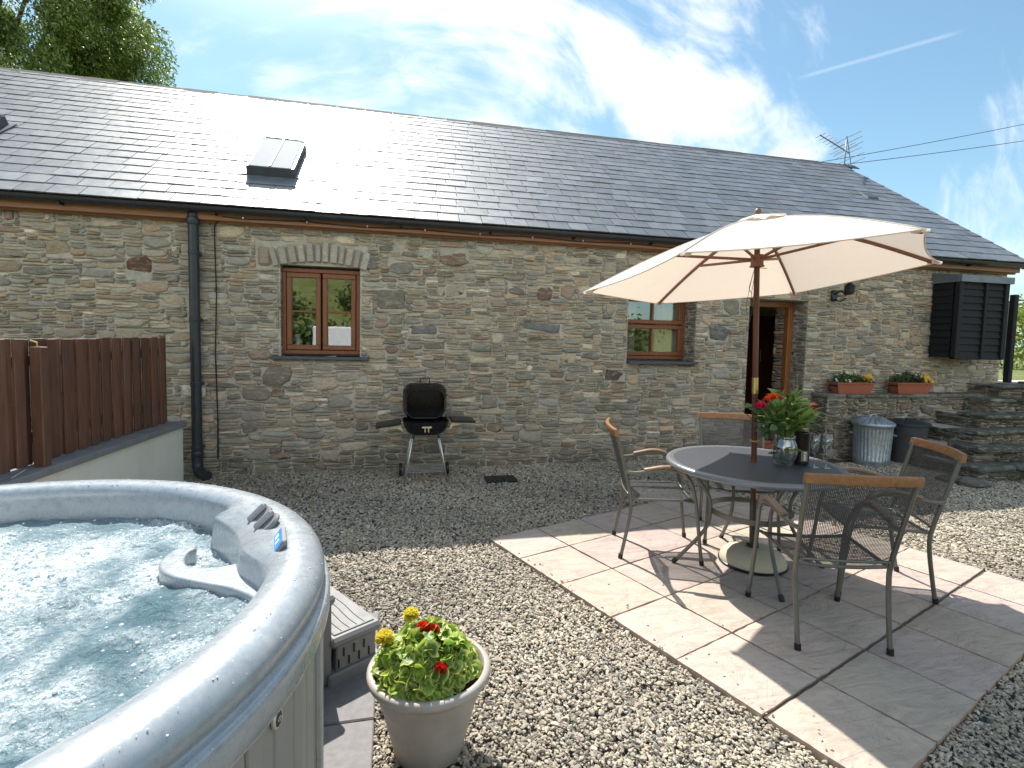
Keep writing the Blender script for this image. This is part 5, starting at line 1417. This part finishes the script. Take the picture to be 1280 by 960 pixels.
mb = MB(); mb.lathe([(0, .0), (.175, .0), (.18, .01), (.222, .50), (.228, .505), (.228, .53), (.22, .53)], pb, 48); mk('body', mb, M['binplastic'], t, pb, True, 50)
mb = MB(); mb.lathe([(.232, .505), (.247, .51), (.247, .535), (.235, .545), (.19, .552), (.17, .568), (.05, .575), (.0, .575)], pb, 48); ld = mk('lid', mb, M['binlid'], t, pb, True, 50)
mb = MB(); mb.rbox(pb + Vector((0, -.02, .585)), (.14, .035, .03), .008); mk('handle', mb, M['binlid'], ld, pb)
for sg in (-1, 1): mb = MB(); mb.rbox(pb + Vector((sg * .235, 0, .46)), (.04, .12, .03), .008); mk('handle', mb, M['binlid'], t, pb)

# ------------------------------------------------------------------ window boxes on the ledge
def trough(loc, label, label2, cols, seed, dark):
    t = thing('window_box', label, 'window box', loc, group='terracotta troughs on the ledge'); B = loc
    c = Vector(loc)
    mb = MB(); L0, L1, D0, D1 = .52, .62, .12, .17
    p = []
    for (L, D, z) in ((L0, D0, 0), (L1 - .02, D1 - .02, .135), (L1 + .015, D1 + .012, .135), (L1 + .02, D1 + .016, .158), (L1 - .01, D1 - .01, .158), (L1 - .03, D1 - .03, .12), (L0 - .02, D0 - .02, .08)):
        p += [c + Vector((x * L / 2, y * D / 2, z)) for (x, y) in ((-1, -1), (1, -1), (1, 1), (-1, 1))]
    mb.add(p, [(3, 2, 1, 0)] + [(k * 4 + i, k * 4 + (i + 1) % 4, (k + 1) * 4 + (i + 1) % 4, (k + 1) * 4 + i) for k in range(6) for i in range(4)] + [(24, 25, 26, 27)])
    mk('trough', mb, M['terracotta'], t, B)
    mb = MB(); mb.bbox((c.x - .295, c.y - .07, c.z + .10), (c.x + .295, c.y + .07, c.z + .14)); mk('soil', mb, M['soil'], t, B)
    B2 = c + Vector((0, 0, .14)); pl = thing('pansies', label2, 'flowering plants', B2, group='pansies in the troughs')
    R_ = random.Random(seed); L = []
    for i in range(650):
        x = R_.uniform(-.29, .29); hmax = .05 + .11 * max(0, 1 - abs(x + .05) / .3) * (1.1 if dark else 1.0)
        p = B2 + Vector((x, R_.gauss(0, .04), R_.uniform(0, hmax)))
        lc = [(.03, .07, .02), (.05, .10, .025), (.09, .15, .03)] if dark else [(.10, .16, .05), (.06, .12, .03), (.16, .22, .07)]
        L.append((p, rv(R_) + Vector((0, 0, .6)), rv(R_, .5) + Vector((0, -.3, 1)), R_.uniform(.025, .05), .02, jit(R_.choice(lc), R_), .2))
    leaves_obj('foliage', L, M['leaf'], pl, B2)
    for (x, z, r, cc) in cols:
        y = -.05 + R_.uniform(-.03, .02); c2 = B2 + Vector((x, y, z)); L = []
        ax = Vector((R_.uniform(-.3, .3), -1, .45)).normalized(); tg = ax.orthogonal(); bt = ax.cross(tg)
        for j in range(7):
            a = 2 * PI * j / 7; L.append((c2, tg * math.cos(a) + bt * math.sin(a), ax, r * R_.uniform(.9, 1.1), r * 1.0, jit(cc, R_, .12), .1))
        for j in range(4):
            a = 2 * PI * j / 4; L.append((c2 + ax * .004, tg * math.cos(a) + bt * math.sin(a), ax, r * .35, r * .35, (.75, .5, .05), .1))
        leaves_obj('bloom', L, M['petal'], pl, B2)
W_, Y_, O_, V_, Bl = (.80, .80, .76), (.85, .55, .03), (.80, .38, .02), (.05, .03, .12), (.55, .62, .85)
trough((6.19, 6.0, .865), 'terracotta trough of white and orange pansies on the stone ledge, nearer the door', 'white and orange pansies with green leaves in the left hand trough',
       [(-.33, .055, .028, Bl), (-.26, .03, .02, Bl), (-.12, .15, .028, (.8, .78, .5)), (-.06, .14, .03, (.78, .75, .5)), (-.03, .16, .026, (.8, .78, .55)), (-.10, .04, .028, W_), (-.14, .05, .024, W_), (.17, .10, .03, O_), (.22, .11, .034, Y_), (.26, .09, .03, O_), (.20, .06, .03, (.65, .3, .02)), (.28, .05, .026, Y_), (.23, .03, .026, O_), (.14, .06, .024, (.5, .2, .02))], 61, False)
trough((7.19, 6.0, .865), 'terracotta trough of dark leaves and golden pansies on the stone ledge, nearer the steps', 'golden and dark violet pansies in the right hand trough',
       [(.14, .11, .03, Y_), (.18, .06, .034, Y_), (.22, .09, .034, Y_), (.26, .06, .034, Y_), (.21, .03, .03, O_), (.28, .10, .028, Y_), (.30, .04, .03, Y_), (.24, .13, .026, O_), (-.02, .11, .03, V_), (.04, .09, .03, V_), (.09, .07, .03, V_), (.06, .13, .028, V_), (-.10, .12, .028, V_)], 62, True)
# terracotta pot at the door
c = Vector((4.83, 5.93, -.02)); t = thing('terracotta_pot', 'small terracotta pot standing at the doorway behind the table', 'plant pot', c)
mb = MB(); mb.lathe([(0, 0), (.10, 0), (.135, .20), (.15, .20), (.152, .25), (.14, .25), (.13, .19)], c, 32); mk('pot', mb, M['terracotta'], t, c, True, 40)
mb = MB(); mb.lathe([(.134, .21), (.0, .215)], c, 32); mk('soil', mb, M['soil'], t, c)
# crimson flowers at the right edge
c = Vector((7.15, 4.50, 0)); t = thing('crimson_flowers', 'crimson flowers low at the right edge of the picture', 'flowers', c); R_ = random.Random(3); L = []
for i in range(90): L.append((c + Vector((R_.uniform(0, .35), R_.uniform(-.1, .1), R_.uniform(0, .13))), rv(R_) + Vector((0, 0, .5)), rv(R_, .5) + Vector((0, 0, 1)), .05, .025, jit((.05, .10, .03), R_), .2))
leaves_obj('foliage', L, M['leaf'], t, c)
for (x, z) in ((.02, .14), (.06, .11), (.12, .15), (.2, .12)): pom(t, c + Vector((x, -.08, z)), .028, [(.45, .01, .05)], 5, c, 40)

# vase with a flower in window 1 and a small white card leaning in the other pane
c = Vector((-1.035, 6.40, 1.31)); t = thing('window_vase', 'pale vase with a white flower standing inside the left pane of the arched window', 'vase', c)
mb = MB(); mb.lathe([(0, 0), (.035, 0), (.04, .05), (.022, .11), (.022, .15), (.042, .20), (.035, .20), (.018, .15)], c, 28); mk('vase', mb, M['white_ceramic'], t, c, True, 50)
mb = MB(); mb.tube(bez([c + Vector((0, 0, .1)), c + Vector((.01, 0, .28)), c + Vector((.03, -.01, .38))], 5), .003, 5); mk('stem', mb, stemm, t, c)
pom(t, c + Vector((.03, -.01, .38)), .035, [(.75, .75, .68)], 8, c, 60)
mb = MB(); mb.bbox((-1.6, 6.36, 1.27), (.1, 6.63, 1.298)); mk('sill_board', mb, M['white_ceramic'], f1, HB)
mb = MB()
for y in (.10, .235): mb.rbox((-1.18, y, .86), (1.0, .12, 1.62), .03)
o = mk('tub_cover', mb, simple('white_vinyl', (.78, .80, .83), .5, var=.02)); tag(o, 'white folded hot tub cover standing on edge behind the tub, mirrored in the arched window', 'tub cover')
c = Vector((3.04, 6.60, 1.27)); t = thing('candle_pair', 'two small cream candles inside the lower left pane of the sash window', 'candles', c)
for dx in (0, .09):
    mb = MB(); mb.lathe([(0, 0), (.028, 0), (.028, .14), (.01, .145), (0, .145)], c + Vector((dx, 0, 0)), 20); mk('candle', mb, M['white_ceramic'], t, c, True, 40)

# ------------------------------------------------------------------ garden table
TB = Vector((2.415, 3.085, 0)); TR = .572; TZ = .72
tab = thing('garden_table', 'round grey metal garden table on curved tube legs under the parasol', 'table', TB)
mb = MB()
prof = [(TR - .055, TZ - .001), (TR - .03, TZ + .003), (TR - .012, TZ + .001), (TR - .002, TZ - .010), (TR, TZ - .022), (TR - .006, TZ - .036), (TR - .03, TZ - .040), (TR - .055, TZ - .034)]
prof.append(prof[0]); mb.lathe(prof, TB, 96); mk('rim', mb, simple('table_rim_paint', (.20, .21, .225), .32, metal=.3, var=.06), tab, TB, True, 60)
mb = MB(); mb.lathe([(.026, TZ - .006), (.026, TZ), (TR - .053, TZ), (TR - .053, TZ - .006), (.026, TZ - .006)], TB, 96)
tm = NT('perforated_table_top'); v = tm.coord(); vd = tm.vor(v, 170)
tm.set(Base_Color=tm.ramp(vd, [(.18, (.03, .033, .038)), (.34, (.115, .122, .138))]), Roughness=.40, Metallic=.5); tm.bump(vd, .35, .002)
mk('top', mb, tm.m, tab, TB)
for k in range(4):
    a = math.radians(75 + 90 * k); d = Vector((math.cos(a), math.sin(a), 0)); n_ = Vector((-d.y, d.x, 0))
    for sg in (-1, 1):
        pts = bez([TB + d * .52 + Vector((0, 0, TZ - .04)) + n_ * .0, TB + d * .44 + Vector((0, 0, .67)) + n_ * sg * .012, TB + d * .30 + Vector((0, 0, .50)) + n_ * sg * .012, TB + d * .275 + Vector((0, 0, .38)) + n_ * sg * .012, TB + d * .31 + Vector((0, 0, .24)) + n_ * sg * .012, TB + d * .51 + n_ * 0 + Vector((0, 0, .0))], 7)
        if sg == 1: mb = MB()
    mb = MB(); mb.tube([p for p in pts], .0125, 10); lg = mk('leg', mb, M['metal_frame'], tab, TB, True)
    mb = MB(); mb.tube([TB + d * .485 + n_ * 0 + Vector((0, 0, .03)), TB + d * .512 + Vector((0, 0, .001))], .016, 10); mk('foot', mb, M['blackplastic'], lg, TB, True, 40)
mb = MB(); mb.lathe([(.258, .365), (.266, .365), (.266, .400), (.258, .400), (.258, .365)], TB, 64); mk('ring', mb, M['metal_frame'], tab, TB, True, 40)

# ------------------------------------------------------------------ mesh armchairs
def gridpanel(P, nu, nv, wd, th=.0012):
    """woven panel: ribbons across a patch P(u,v)->Vector, real holes"""
    mb = MB()
    for i in range(nu + 1):
        u = i / nu; du = wd / 2
        m = 10; vs = []
        for j in range(m + 1):
            v = j / m; vs += [P(max(0, u - du), v), P(min(1, u + du), v)]
        mb.add(vs, [(2 * k, 2 * k + 1, 2 * k + 3, 2 * k + 2) for k in range(m)])
    for i in range(nv + 1):
        v = i / nv; dv = wd / 2 * nu / nv
        m = 10; vs = []
        for j in range(m + 1):
            u = j / m; a = P(u, max(0, v - dv)); b = P(u, min(1, v + dv)); vs += [a, b]
        mb.add(vs, [(2 * k, 2 * k + 1, 2 * k + 3, 2 * k + 2) for k in range(m)])
    return mb
def make_chair():
    root = thing('garden_chair', 'x', 'garden chair', (0, 0, 0), group='metal mesh armchairs round the table')
    SB, SF, SZ = -.215, .225, .425
    # seat and back panels
    def Pback(u, v):
        w_ = .222 + .028 * v; x = (u * 2 - 1) * w_; z = .455 + (.875 - .455) * v; y = -.218 - .095 * v - .012 * v * v; y -= .030 * (1 - (2 * u - 1) ** 2) * (.5 + .5 * v)
        return Vector((x, y, z))
    def Pseat(u, v):
        w_ = .222 + .012 * v; x = (u * 2 - 1) * w_; y = SB + .01 + (SF - SB) * v; z = SZ - .012 * (1 - (2 * u - 1) ** 2) + .012 * v - (.03 * max(0, v - .9) * 8) * .6
        return Vector((x, y, z))
    mk('seat', gridpanel(Pseat, 62, 58, .0072), M['mesh'], root)
    mk('backrest', gridpanel(Pback, 62, 58, .0068), M['mesh'], root)
    # seat frame
    mb = MB(); rim = [Pseat(0, v) for v in np.linspace(0, .95, 8)] + [Pseat(u, .985) + Vector((0, 0, -.006)) for u in np.linspace(.03, .97, 8)] + [Pseat(1, v) for v in np.linspace(.95, 0, 8)] + [Pseat(u, 0) for u in np.linspace(.95, .05, 7)]
    rim.append(rim[0]); mb.tube(rim, .0095, 8, False); mb.tube([Pback(u, .0) for u in np.linspace(0, 1, 10)], .0085, 8)
    mk('seat_frame', mb, M['metal_frame'], root, smooth=True)
    for sx in (-1, 1):
        # rear leg runs on into the back post
        mb = MB(); pts = bez([(sx * .224, -.262, .0), (sx * .226, -.232, .16), (sx * .230, -.205, .33), (sx * .232, -.208, .44), (sx * .244, -.262, .67), (sx * .252, -.322, .90)], 7)
        mb.tube(pts, .0125, 10); lg = mk('leg', mb, M['metal_frame'], root, smooth=True)
        mb = MB(); mb.tube([(sx * .224, -.263, .0), (sx * .2245, -.259, .03)], .0165, 10); mk('foot', mb, M['blackplastic'], lg, smooth=True, angle=40)
        mb = MB(); pts = bez([(sx * .262, .285, .0), (sx * .256, .265, .16), (sx * .250, .245, .33), (sx * .252, .225, .46), (sx * .262, .185, .58), (sx * .272, .11, .645), (sx * .275, .02, .655), (sx * .268, -.10, .635), (sx * .256, -.20, .62), (sx * .246, -.258, .625)], 7)
        mb.tube(pts, .0125, 10); lg = mk('leg', mb, M['metal_frame'], root, smooth=True)
        mb = MB(); mb.tube([(sx * .262, .286, .0), (sx * .2615, .282, .03)], .0165, 10); mk('foot', mb, M['blackplastic'], lg, smooth=True, angle=40)
        mb = MB(); mb.tube([(sx * .25, .235, .425), (sx * .232, .215, .43)], .009, 8); mb.tube([(sx * .232, -.205, .43), (sx * .222, -.2, .425)], .009, 8); mk('joint', mb, M['metal_frame'], root, smooth=True)
        # wooden armrest following the tube
        c_ = bez([(sx * .264, .165, .612), (sx * .272, .10, .665), (sx * .275, .01, .675), (sx * .268, -.09, .655), (sx * .264, -.13, .645)], 6)
        mb = MB(); vs = []; nn = len(c_)
        for i, p in enumerate(c_):
            k = min(1, i / 3 + .35, (nn - 1 - i) / 3 + .45); a_ = c_[max(0, i - 1)]; b_ = c_[min(nn - 1, i + 1)]; T = (b_ - a_).normalized(); N = Vector((1, 0, 0)); Bn = T.cross(N).normalized()
            for j in range(12):
                an = 2 * PI * j / 12; vs.append(p + N * math.cos(an) * .0235 * k + Bn * math.sin(an) * .0125 * (k * .5 + .5))
        mb.add(vs, [(i * 12 + j, i * 12 + (j + 1) % 12, (i + 1) * 12 + (j + 1) % 12, (i + 1) * 12 + j) for i in range(nn - 1) for j in range(12)] + [tuple(range(12))[::-1], tuple((nn - 1) * 12 + j for j in range(12))])
        ar = mk('armrest', mb, ARMW, root, smooth=True, angle=60)
    # wooden top rail, bowed backwards
    mb = MB(); n = 16; vs = []
    for i in range(n + 1):
        u = i / n; x = (u * 2 - 1) * .272; bow = .036 * (1 - (2 * u - 1) ** 2); y0 = -.318 - bow; z0 = .893 + .006 * (1 - (2 * u - 1) ** 2)
        for (dy, dz) in ((-.013, -.024), (.009, -.026), (.013, -.021), (.006, .020), (.002, .025), (-.016, .026), (-.020, .021), (-.016, -.02)): vs.append(Vector((x, y0 + dy, z0 + dz)))
    mb.add(vs, [(i * 8 + j, i * 8 + (j + 1) % 8, (i + 1) * 8 + (j + 1) % 8, (i + 1) * 8 + j) for i in range(n) for j in range(8)] + [tuple(range(8))[::-1], tuple(n * 8 + j for j in range(8))])
    mk('top_rail', mb, M['oiled'], root, smooth=True, angle=35)
    return root
ARMW = wood('weathered_arm_wood', (.27, .17, .11), (1, 1, 1), .45, .2, 30)
ch = make_chair()
CH = [((1.905, 3.475), -108.3, 'grey mesh armchair left of the table seen from its side'),
      ((2.295, 2.345), -16.3, 'nearest grey mesh armchair with its back towards the camera'),
      ((3.05, 2.72), 66, 'grey mesh armchair at the right of the table, facing left'),
      ((2.70, 3.63), 155, 'grey mesh armchair on the far side of the table, partly hidden by it')]
for i, ((x, y), a, lab) in enumerate(CH):
    o = ch if i == 0 else copy_tree(ch)
    o.location = (x, y, .0015); o.rotation_euler = (0, 0, math.radians(a)); o['label'] = lab

# ------------------------------------------------------------------ parasol
P0 = Vector((2.478, 3.116, 0)); PA = Vector((2.372, 3.102, 2.12)); ax = (PA - P0).normalized()
par = thing('parasol', 'cream canvas parasol with wooden pole and ribs rising through the table', 'parasol', P0)
def onpole(z): return P0 + ax * ((z - P0.z) / ax.z)
mb = MB(); mb.tube([onpole(.42), onpole(1.235)], .0185, 14); mb.tube([onpole(1.235), onpole(2.34)], .0185, 14); mk('pole', mb, M['pole'], par, P0, True, 50)
mb = MB(); mb.tube([onpole(1.19), onpole(1.30)], .0205, 14); mb.tube([onpole(.862), onpole(.870)], .034, 14); mk('brass_joint', mb, M['brass'], par, P0, True, 50)
mb = MB(); mb.tube([onpole(.07), onpole(.45)], .0225, 14); mb.tube([onpole(.115), onpole(.13)], .042, 14); sock = mk('socket', mb, simple('dark_steel_tube', (.07, .07, .065), .4, metal=.5), par, P0, True, 50)
mb = MB(); mb.tube([onpole(.38) , onpole(.38) + Vector((.045, -.03, 0))], .005, 6); mb.lathe([(0, 0), (.014, .0), (.014, .012), (0, .012)], onpole(.375) + Vector((.05, -.035, 0)), 10); mk('screw', mb, M['steel'], sock, P0)
mb = MB(); mb.lathe([(.0, .0), (.220, .0), (.226, .006), (.226, .016), (.220, .020)], P0 + Vector((0, 0, .001)), 56); mk('base_rim', mb, M['blackplastic'], par, P0, True, 40)
mb = MB(); mb.lathe([(.218, .018), (.217, .034), (.205, .060), (.180, .084), (.13, .105), (.07, .116), (.02, .118)], P0, 56)
conc = simple('cream_concrete', (.52, .46, .33), .75, var=.06, nscale=6, bump=.2, bscale=120)
mk('base', mb, conc, par, P0, True, 60)
CR = [Vector(p) for p in ((1.35, 3.59, 1.872), (2.26, 4.23, 1.855), (3.27, 3.78, 1.955), (3.37, 2.68, 2.072), (2.46, 2.03, 2.092), (1.46, 2.49, 1.992))]
APX = onpole(2.36)
def canopy(top=False):
    V = []; Fs = []; ns, ntt = 16, 14
    idx = {}
    def P(k, s, t):
        A_, B_ = CR[k], CR[(k + 1) % 6]
        e = A_.lerp(B_, t); w_ = 4 * t * (1 - t)
        hem = 1 - .035 * w_ * s
        p = APX.lerp(e, s * hem)
        p = p - Vector((0, 0, 1)) * (.055 * w_ * s * (1 - s * .55)) + Vector((0, 0, .035 * math.sin(PI * s)))   # cloth sags between the ribs, ribs bow up
        return p
    for k in range(6):
        for i in range(ns + 1):
            for j in range(ntt + 1):
                s = .06 + .94 * i / ns; V.append(P(k, s, j / ntt))
        b = k * (ns + 1) * (ntt + 1)
        Fs += [(b + i * (ntt + 1) + j, b + (i + 1) * (ntt + 1) + j, b + (i + 1) * (ntt + 1) + j + 1, b + i * (ntt + 1) + j + 1) for i in range(ns) for j in range(ntt)]
    return V, Fs, P
V, Fs, PF = canopy()
cn = mk_np('canopy', np.array([tuple(v) for v in V]), np.array(Fs), M['canvas'], par, P0, smooth=True)
# seams, hem and small corner flaps
mb = MB()
for k in range(6):
    mb.tube([PF(k, s, 0) + Vector((0, 0, .002)) for s in np.linspace(.08, 1, 12)], .0032, 5)
    mb.tube([PF(k, 1, t) for t in np.linspace(0, 1, 16)], .0042, 5)
mk('seam', mb, M['canvas'], cn, P0, True)
for k in range(6):
    A_ = CR[k]; d = (A_ - APX); d.z = 0; d.normalize(); s2 = Vector((-d.y, d.x, 0))
    mb = MB(); q = [A_ - d * .06 + s2 * .03 + Vector((0, 0, .014)), A_ + d * .012 + s2 * .012, A_ + d * .012 - s2 * .012, A_ - d * .06 - s2 * .03 + Vector((0, 0, .014))]
    lo = [A_ - d * .055 + s2 * .022 + Vector((0, 0, -.012)), A_ + d * .008 + s2 * .010 - Vector((0, 0, .016)), A_ + d * .008 - s2 * .010 - Vector((0, 0, .016)), A_ - d * .055 - s2 * .022 + Vector((0, 0, -.012))]
    mb.add(q + lo, [(4, 5, 6, 7), (0, 1, 5, 4), (1, 2, 6, 5), (2, 3, 7, 6)]); mk('corner_pocket', mb, M['canvas'], cn, P0)
# vent cap
V2 = []; F2 = []
for k in range(6):
    for i in range(5):
        for j in range(7):
            s = i / 4 * .21; t_v = j / 6; p = PF(k, max(s, .001), t_v) if s > .0 else APX
            V2.append(p + Vector((0, 0, .028 - .012 * (i / 4) + .012 * math.sin(j * 2.1 + k) * (i / 4))))
    b = k * 35; F2 += [(b + i * 7 + j, b + (i + 1) * 7 + j, b + (i + 1) * 7 + j + 1, b + i * 7 + j + 1) for i in range(4) for j in range(6)]
mk_np('vent_cap', np.array([tuple(v) for v in V2]), np.array(F2), M['canvas'], cn, P0, smooth=True)
mb = MB(); mb.lathe([(0, .0), (.016, .0), (.022, .02), (.014, .04), (0, .045)], APX + Vector((0, 0, .02)), 16); mk('finial', mb, M['rib'], par, P0, True, 50)
mb = MB(); hb = onpole(2.085); mb.tube([hb - ax * .035, hb + ax * .035], .040, 18); mb.tube([hb - ax * .045, hb - ax * .035], .046, 18)
hub = mk('hub', mb, M['rib'], par, P0, True, 40); mb = MB(); mb.tube([onpole(2.30), onpole(2.35)], .045, 18); mk('crown_block', mb, M['rib'], par, P0, True, 40)
mb = MB(); mb.tube([onpole(2.035) - Vector((.03, 0, 0)), onpole(2.035) + Vector((.075, .0, 0))], .003, 6); mk('pin', mb, M['brass'], hub, P0)
def beam(mb, a, b, w_, h_):
    d = (b - a); L_ = d.length; d.normalize(); s2 = d.cross(Vector((0, 0, 1))).normalized(); u_ = s2.cross(d)
    R = Matrix((d, s2, u_)).transposed(); mb.rbox((a + b) / 2, (L_, w_, h_), .003, R)
for k in range(6):
    mb = MB(); pts = [PF(k, s, 0) - Vector((0, 0, .016)) for s in np.linspace(.05, .985, 9)]
    for a_, b_ in zip(pts[:-1], pts[1:]): beam(mb, a_, b_ + (b_ - a_) * .02, .014, .022)
    rb = mk('rib', mb, M['rib'], par, P0)
    mb = MB(); beam(mb, hb + (CR[k] - hb).normalized() * .03 + Vector((0, 0, .01)), PF(k, .50, 0) - Vector((0, 0, .028)), .013, .018); mk('strut', mb, M['rib'], rb, P0)
mb = MB(); c_ = onpole(2.03)
for (dx, l) in ((-.035, .22), (-.05, .17), (-.028, .36), (-.06, .30)):
    mb.tube(bez([c_ + Vector((-.02, -.01, .02)), c_ + Vector((dx, -.02, -l * .4)), c_ + Vector((dx * 1.3, -.02, -l * .8)), c_ + Vector((dx * .8 - (.03 if l > .28 else 0), -.02, -l))], 5), .0018, 5)
mk('cord', mb, simple('dark_cord', (.09, .06, .05), .8), par, P0)

# ------------------------------------------------------------------ things on the table
ZT = TZ + .0015
vb = Vector((2.575, 2.985, ZT))
t = thing('glass_vase', 'clear rounded glass vase of water holding the bouquet on the table', 'vase', vb)
mb = MB(); mb.lathe([(0, .0), (.045, .0), (.056, .012), (.074, .06), (.080, .10), (.074, .145), (.060, .175), (.058, .185), (.066, .198), (.063, .198), (.055, .185), (.057, .175), (.071, .145), (.077, .10), (.071, .06), (.052, .016), (.0, .012)], vb, 48); mk('vase', mb, M['glass'], t, vb, True)
wt = thinglass('vase_water', (.9, .96, .9), .02)
mb = MB(); mb.lathe([(0, .0125), (.0515, .0165), (.0705, .06), (.0765, .10), (.0715, .142), (.0, .142)], vb, 48); mk('water', mb, wt, t, vb, True, 60)
bq = thing('bouquet', 'bouquet of green leaves with pink and orange blooms in the glass vase', 'bouquet', vb + Vector((0, 0, .05)))
R_ = random.Random(33); L = []; mb = MB()
for i in range(52):
    a = R_.uniform(0, 2 * PI); sp_ = R_.random() ** .6; top = vb + Vector((math.cos(a) * .17 * sp_, math.sin(a) * .15 * sp_, .28 + .20 * (1 - sp_ * .75) + R_.uniform(-.05, .05)))
    bot = vb + Vector((-math.cos(a) * .03, -math.sin(a) * .03, .03 + R_.random() * .03)); mid = vb + Vector((math.cos(a) * .025, math.sin(a) * .025, .18))
    pts = bez([bot, mid, mid.lerp(top, .55) + Vector((0, 0, .02)), top], 5); mb.tube(pts, .0022, 5)
    for j in range(R_.randint(8, 12)):
        f = R_.uniform(.48, 1.0); p = pts[min(len(pts) - 1, int(f * (len(pts) - 1)))]; out_ = Vector((math.cos(a + R_.uniform(-1.4, 1.4)), math.sin(a + R_.uniform(-1.4, 1.4)), R_.uniform(.2, 1.3)))
        L.append((p, out_, rv(R_, .45) + Vector((0, 0, 1)) - out_ * .2, R_.uniform(.06, .12), R_.uniform(.024, .038), jit(R_.choice([(.29, .42, .11), (.20, .33, .09), (.40, .50, .19), (.15, .26, .08)]), R_, .2), .2))
for i in range(40): L.append((vb + Vector((R_.uniform(-.05, .05), R_.uniform(-.05, .05), R_.uniform(.03, .13))), rv(R_) + Vector((0, 0, .5)), rv(R_), .05, .02, jit((.10, .18, .04), R_), .2))
d_ = Vector((.9, -.2, .15))
for j in range(5): L.append((vb + Vector((.14 + .03 * j, -.03, .27 + .006 * j)), Vector((1, R_.uniform(-.6, .6), R_.uniform(-.3, .4))), Vector((0, 0, 1)), .08, .025, jit((.25, .34, .12), R_), .2))
for j in range(26):
    a = R_.uniform(0, 2 * PI); p = vb + Vector((-.15 + R_.gauss(0, .035), R_.gauss(0, .05), .30 + R_.gauss(0, .055))); L.append((p, rv(R_) + Vector((0, 0, .2)), rv(R_, .4) + Vector((0, -.5, 1)), .06, .052, jit((.10, .20, .08), R_), .1))
leaves_obj('leaves', L, M['leaf'], bq, vb + Vector((0, 0, .05))); mk('stem', mb, stemm, bq, vb + Vector((0, 0, .05)))
PK = [(.75, .015, .12), (.85, .03, .18), (.62, .01, .09)]; OG = [(.85, .14, .03), (.78, .09, .02), (.9, .22, .06)]
for k, (o_, r, cl_) in enumerate((((-.232, -.03, .400), .040, PK), ((.155, -.04, .395), .040, PK), ((-.12, .0, .452), .040, OG), ((-.165, -.01, .440), .030, OG), ((-.08, .01, .455), .032, OG))):
    pom(bq, vb + Vector(o_), r, cl_, 200 + k, vb + Vector((0, 0, .05)), 90, .75, .75)
    mb = MB(); mb.tube(bez([vb + Vector((0, 0, .18)), vb + Vector((o_[0] * .6, o_[1], .30)), vb + Vector(o_)], 5), .003, 5); mk('flower_stalk', mb, stemm, bq, vb + Vector((0, 0, .05)))
wb = Vector((2.72, 3.005, ZT)); t = thing('wine_cooler', 'dark brown cylinder with a small pale label behind the glass vase', 'wine cooler', wb)
mb = MB(); mb.lathe([(0, 0), (.050, 0), (.053, .006), (.056, .21), (.059, .215), (.057, .22), (.050, .215), (.047, .01), (0, .01)], wb, 40); mk('body', mb, simple('dark_brown_glaze', (.03, .022, .018), .3), t, wb, True, 50)
mb = MB(); vs = []; n = 10
for i in range(n + 1):
    a = math.radians(-128) + math.radians(48) * i / n
    for z in (.028, .10): vs.append(wb + Vector((.0555 * math.cos(a), .0555 * math.sin(a), z)))
mb.add(vs, [(2 * i, 2 * i + 2, 2 * i + 3, 2 * i + 1) for i in range(n)]); mk('label', mb, simple('grey_label', (.22, .21, .19), .7), t, wb, True)
mb = MB()
for (a, z0, z1, w_) in ((-104, .035, .075, .016), (-104, .08, .092, .022)):
    A_ = math.radians(a); R = rotz(A_); mb.box(wb + Vector((.0562 * math.cos(A_), .0562 * math.sin(A_), (z0 + z1) / 2)), (.0015, w_, z1 - z0), R)
mk('label_panel', mb, M['paper'], t, wb)
def flute(loc, label):
    t = thing('champagne_flute', label, 'glass', (0, 0, 0), group='empty champagne flutes on the table')
    mb = MB(); mb.lathe([(0, .0), (.031, .0), (.032, .002), (.008, .007), (.0042, .016), (.0038, .085), (.008, .100), (.024, .135), (.0285, .165), (.0265, .225), (.0255, .225), (.0272, .165), (.0225, .136), (.006, .104), (.0, .102)], (0, 0, 0), 32)
    mk('glass', mb, M['glass'], t, (0, 0, 0), True)
    t.location = loc; return t
a = flute((2.735, 2.90, ZT), 'empty champagne flute nearer the glass vase')
b = copy_tree(a); b.location = (2.803, 2.872, ZT); b['label'] = 'empty champagne flute farther from the vase, at the right'
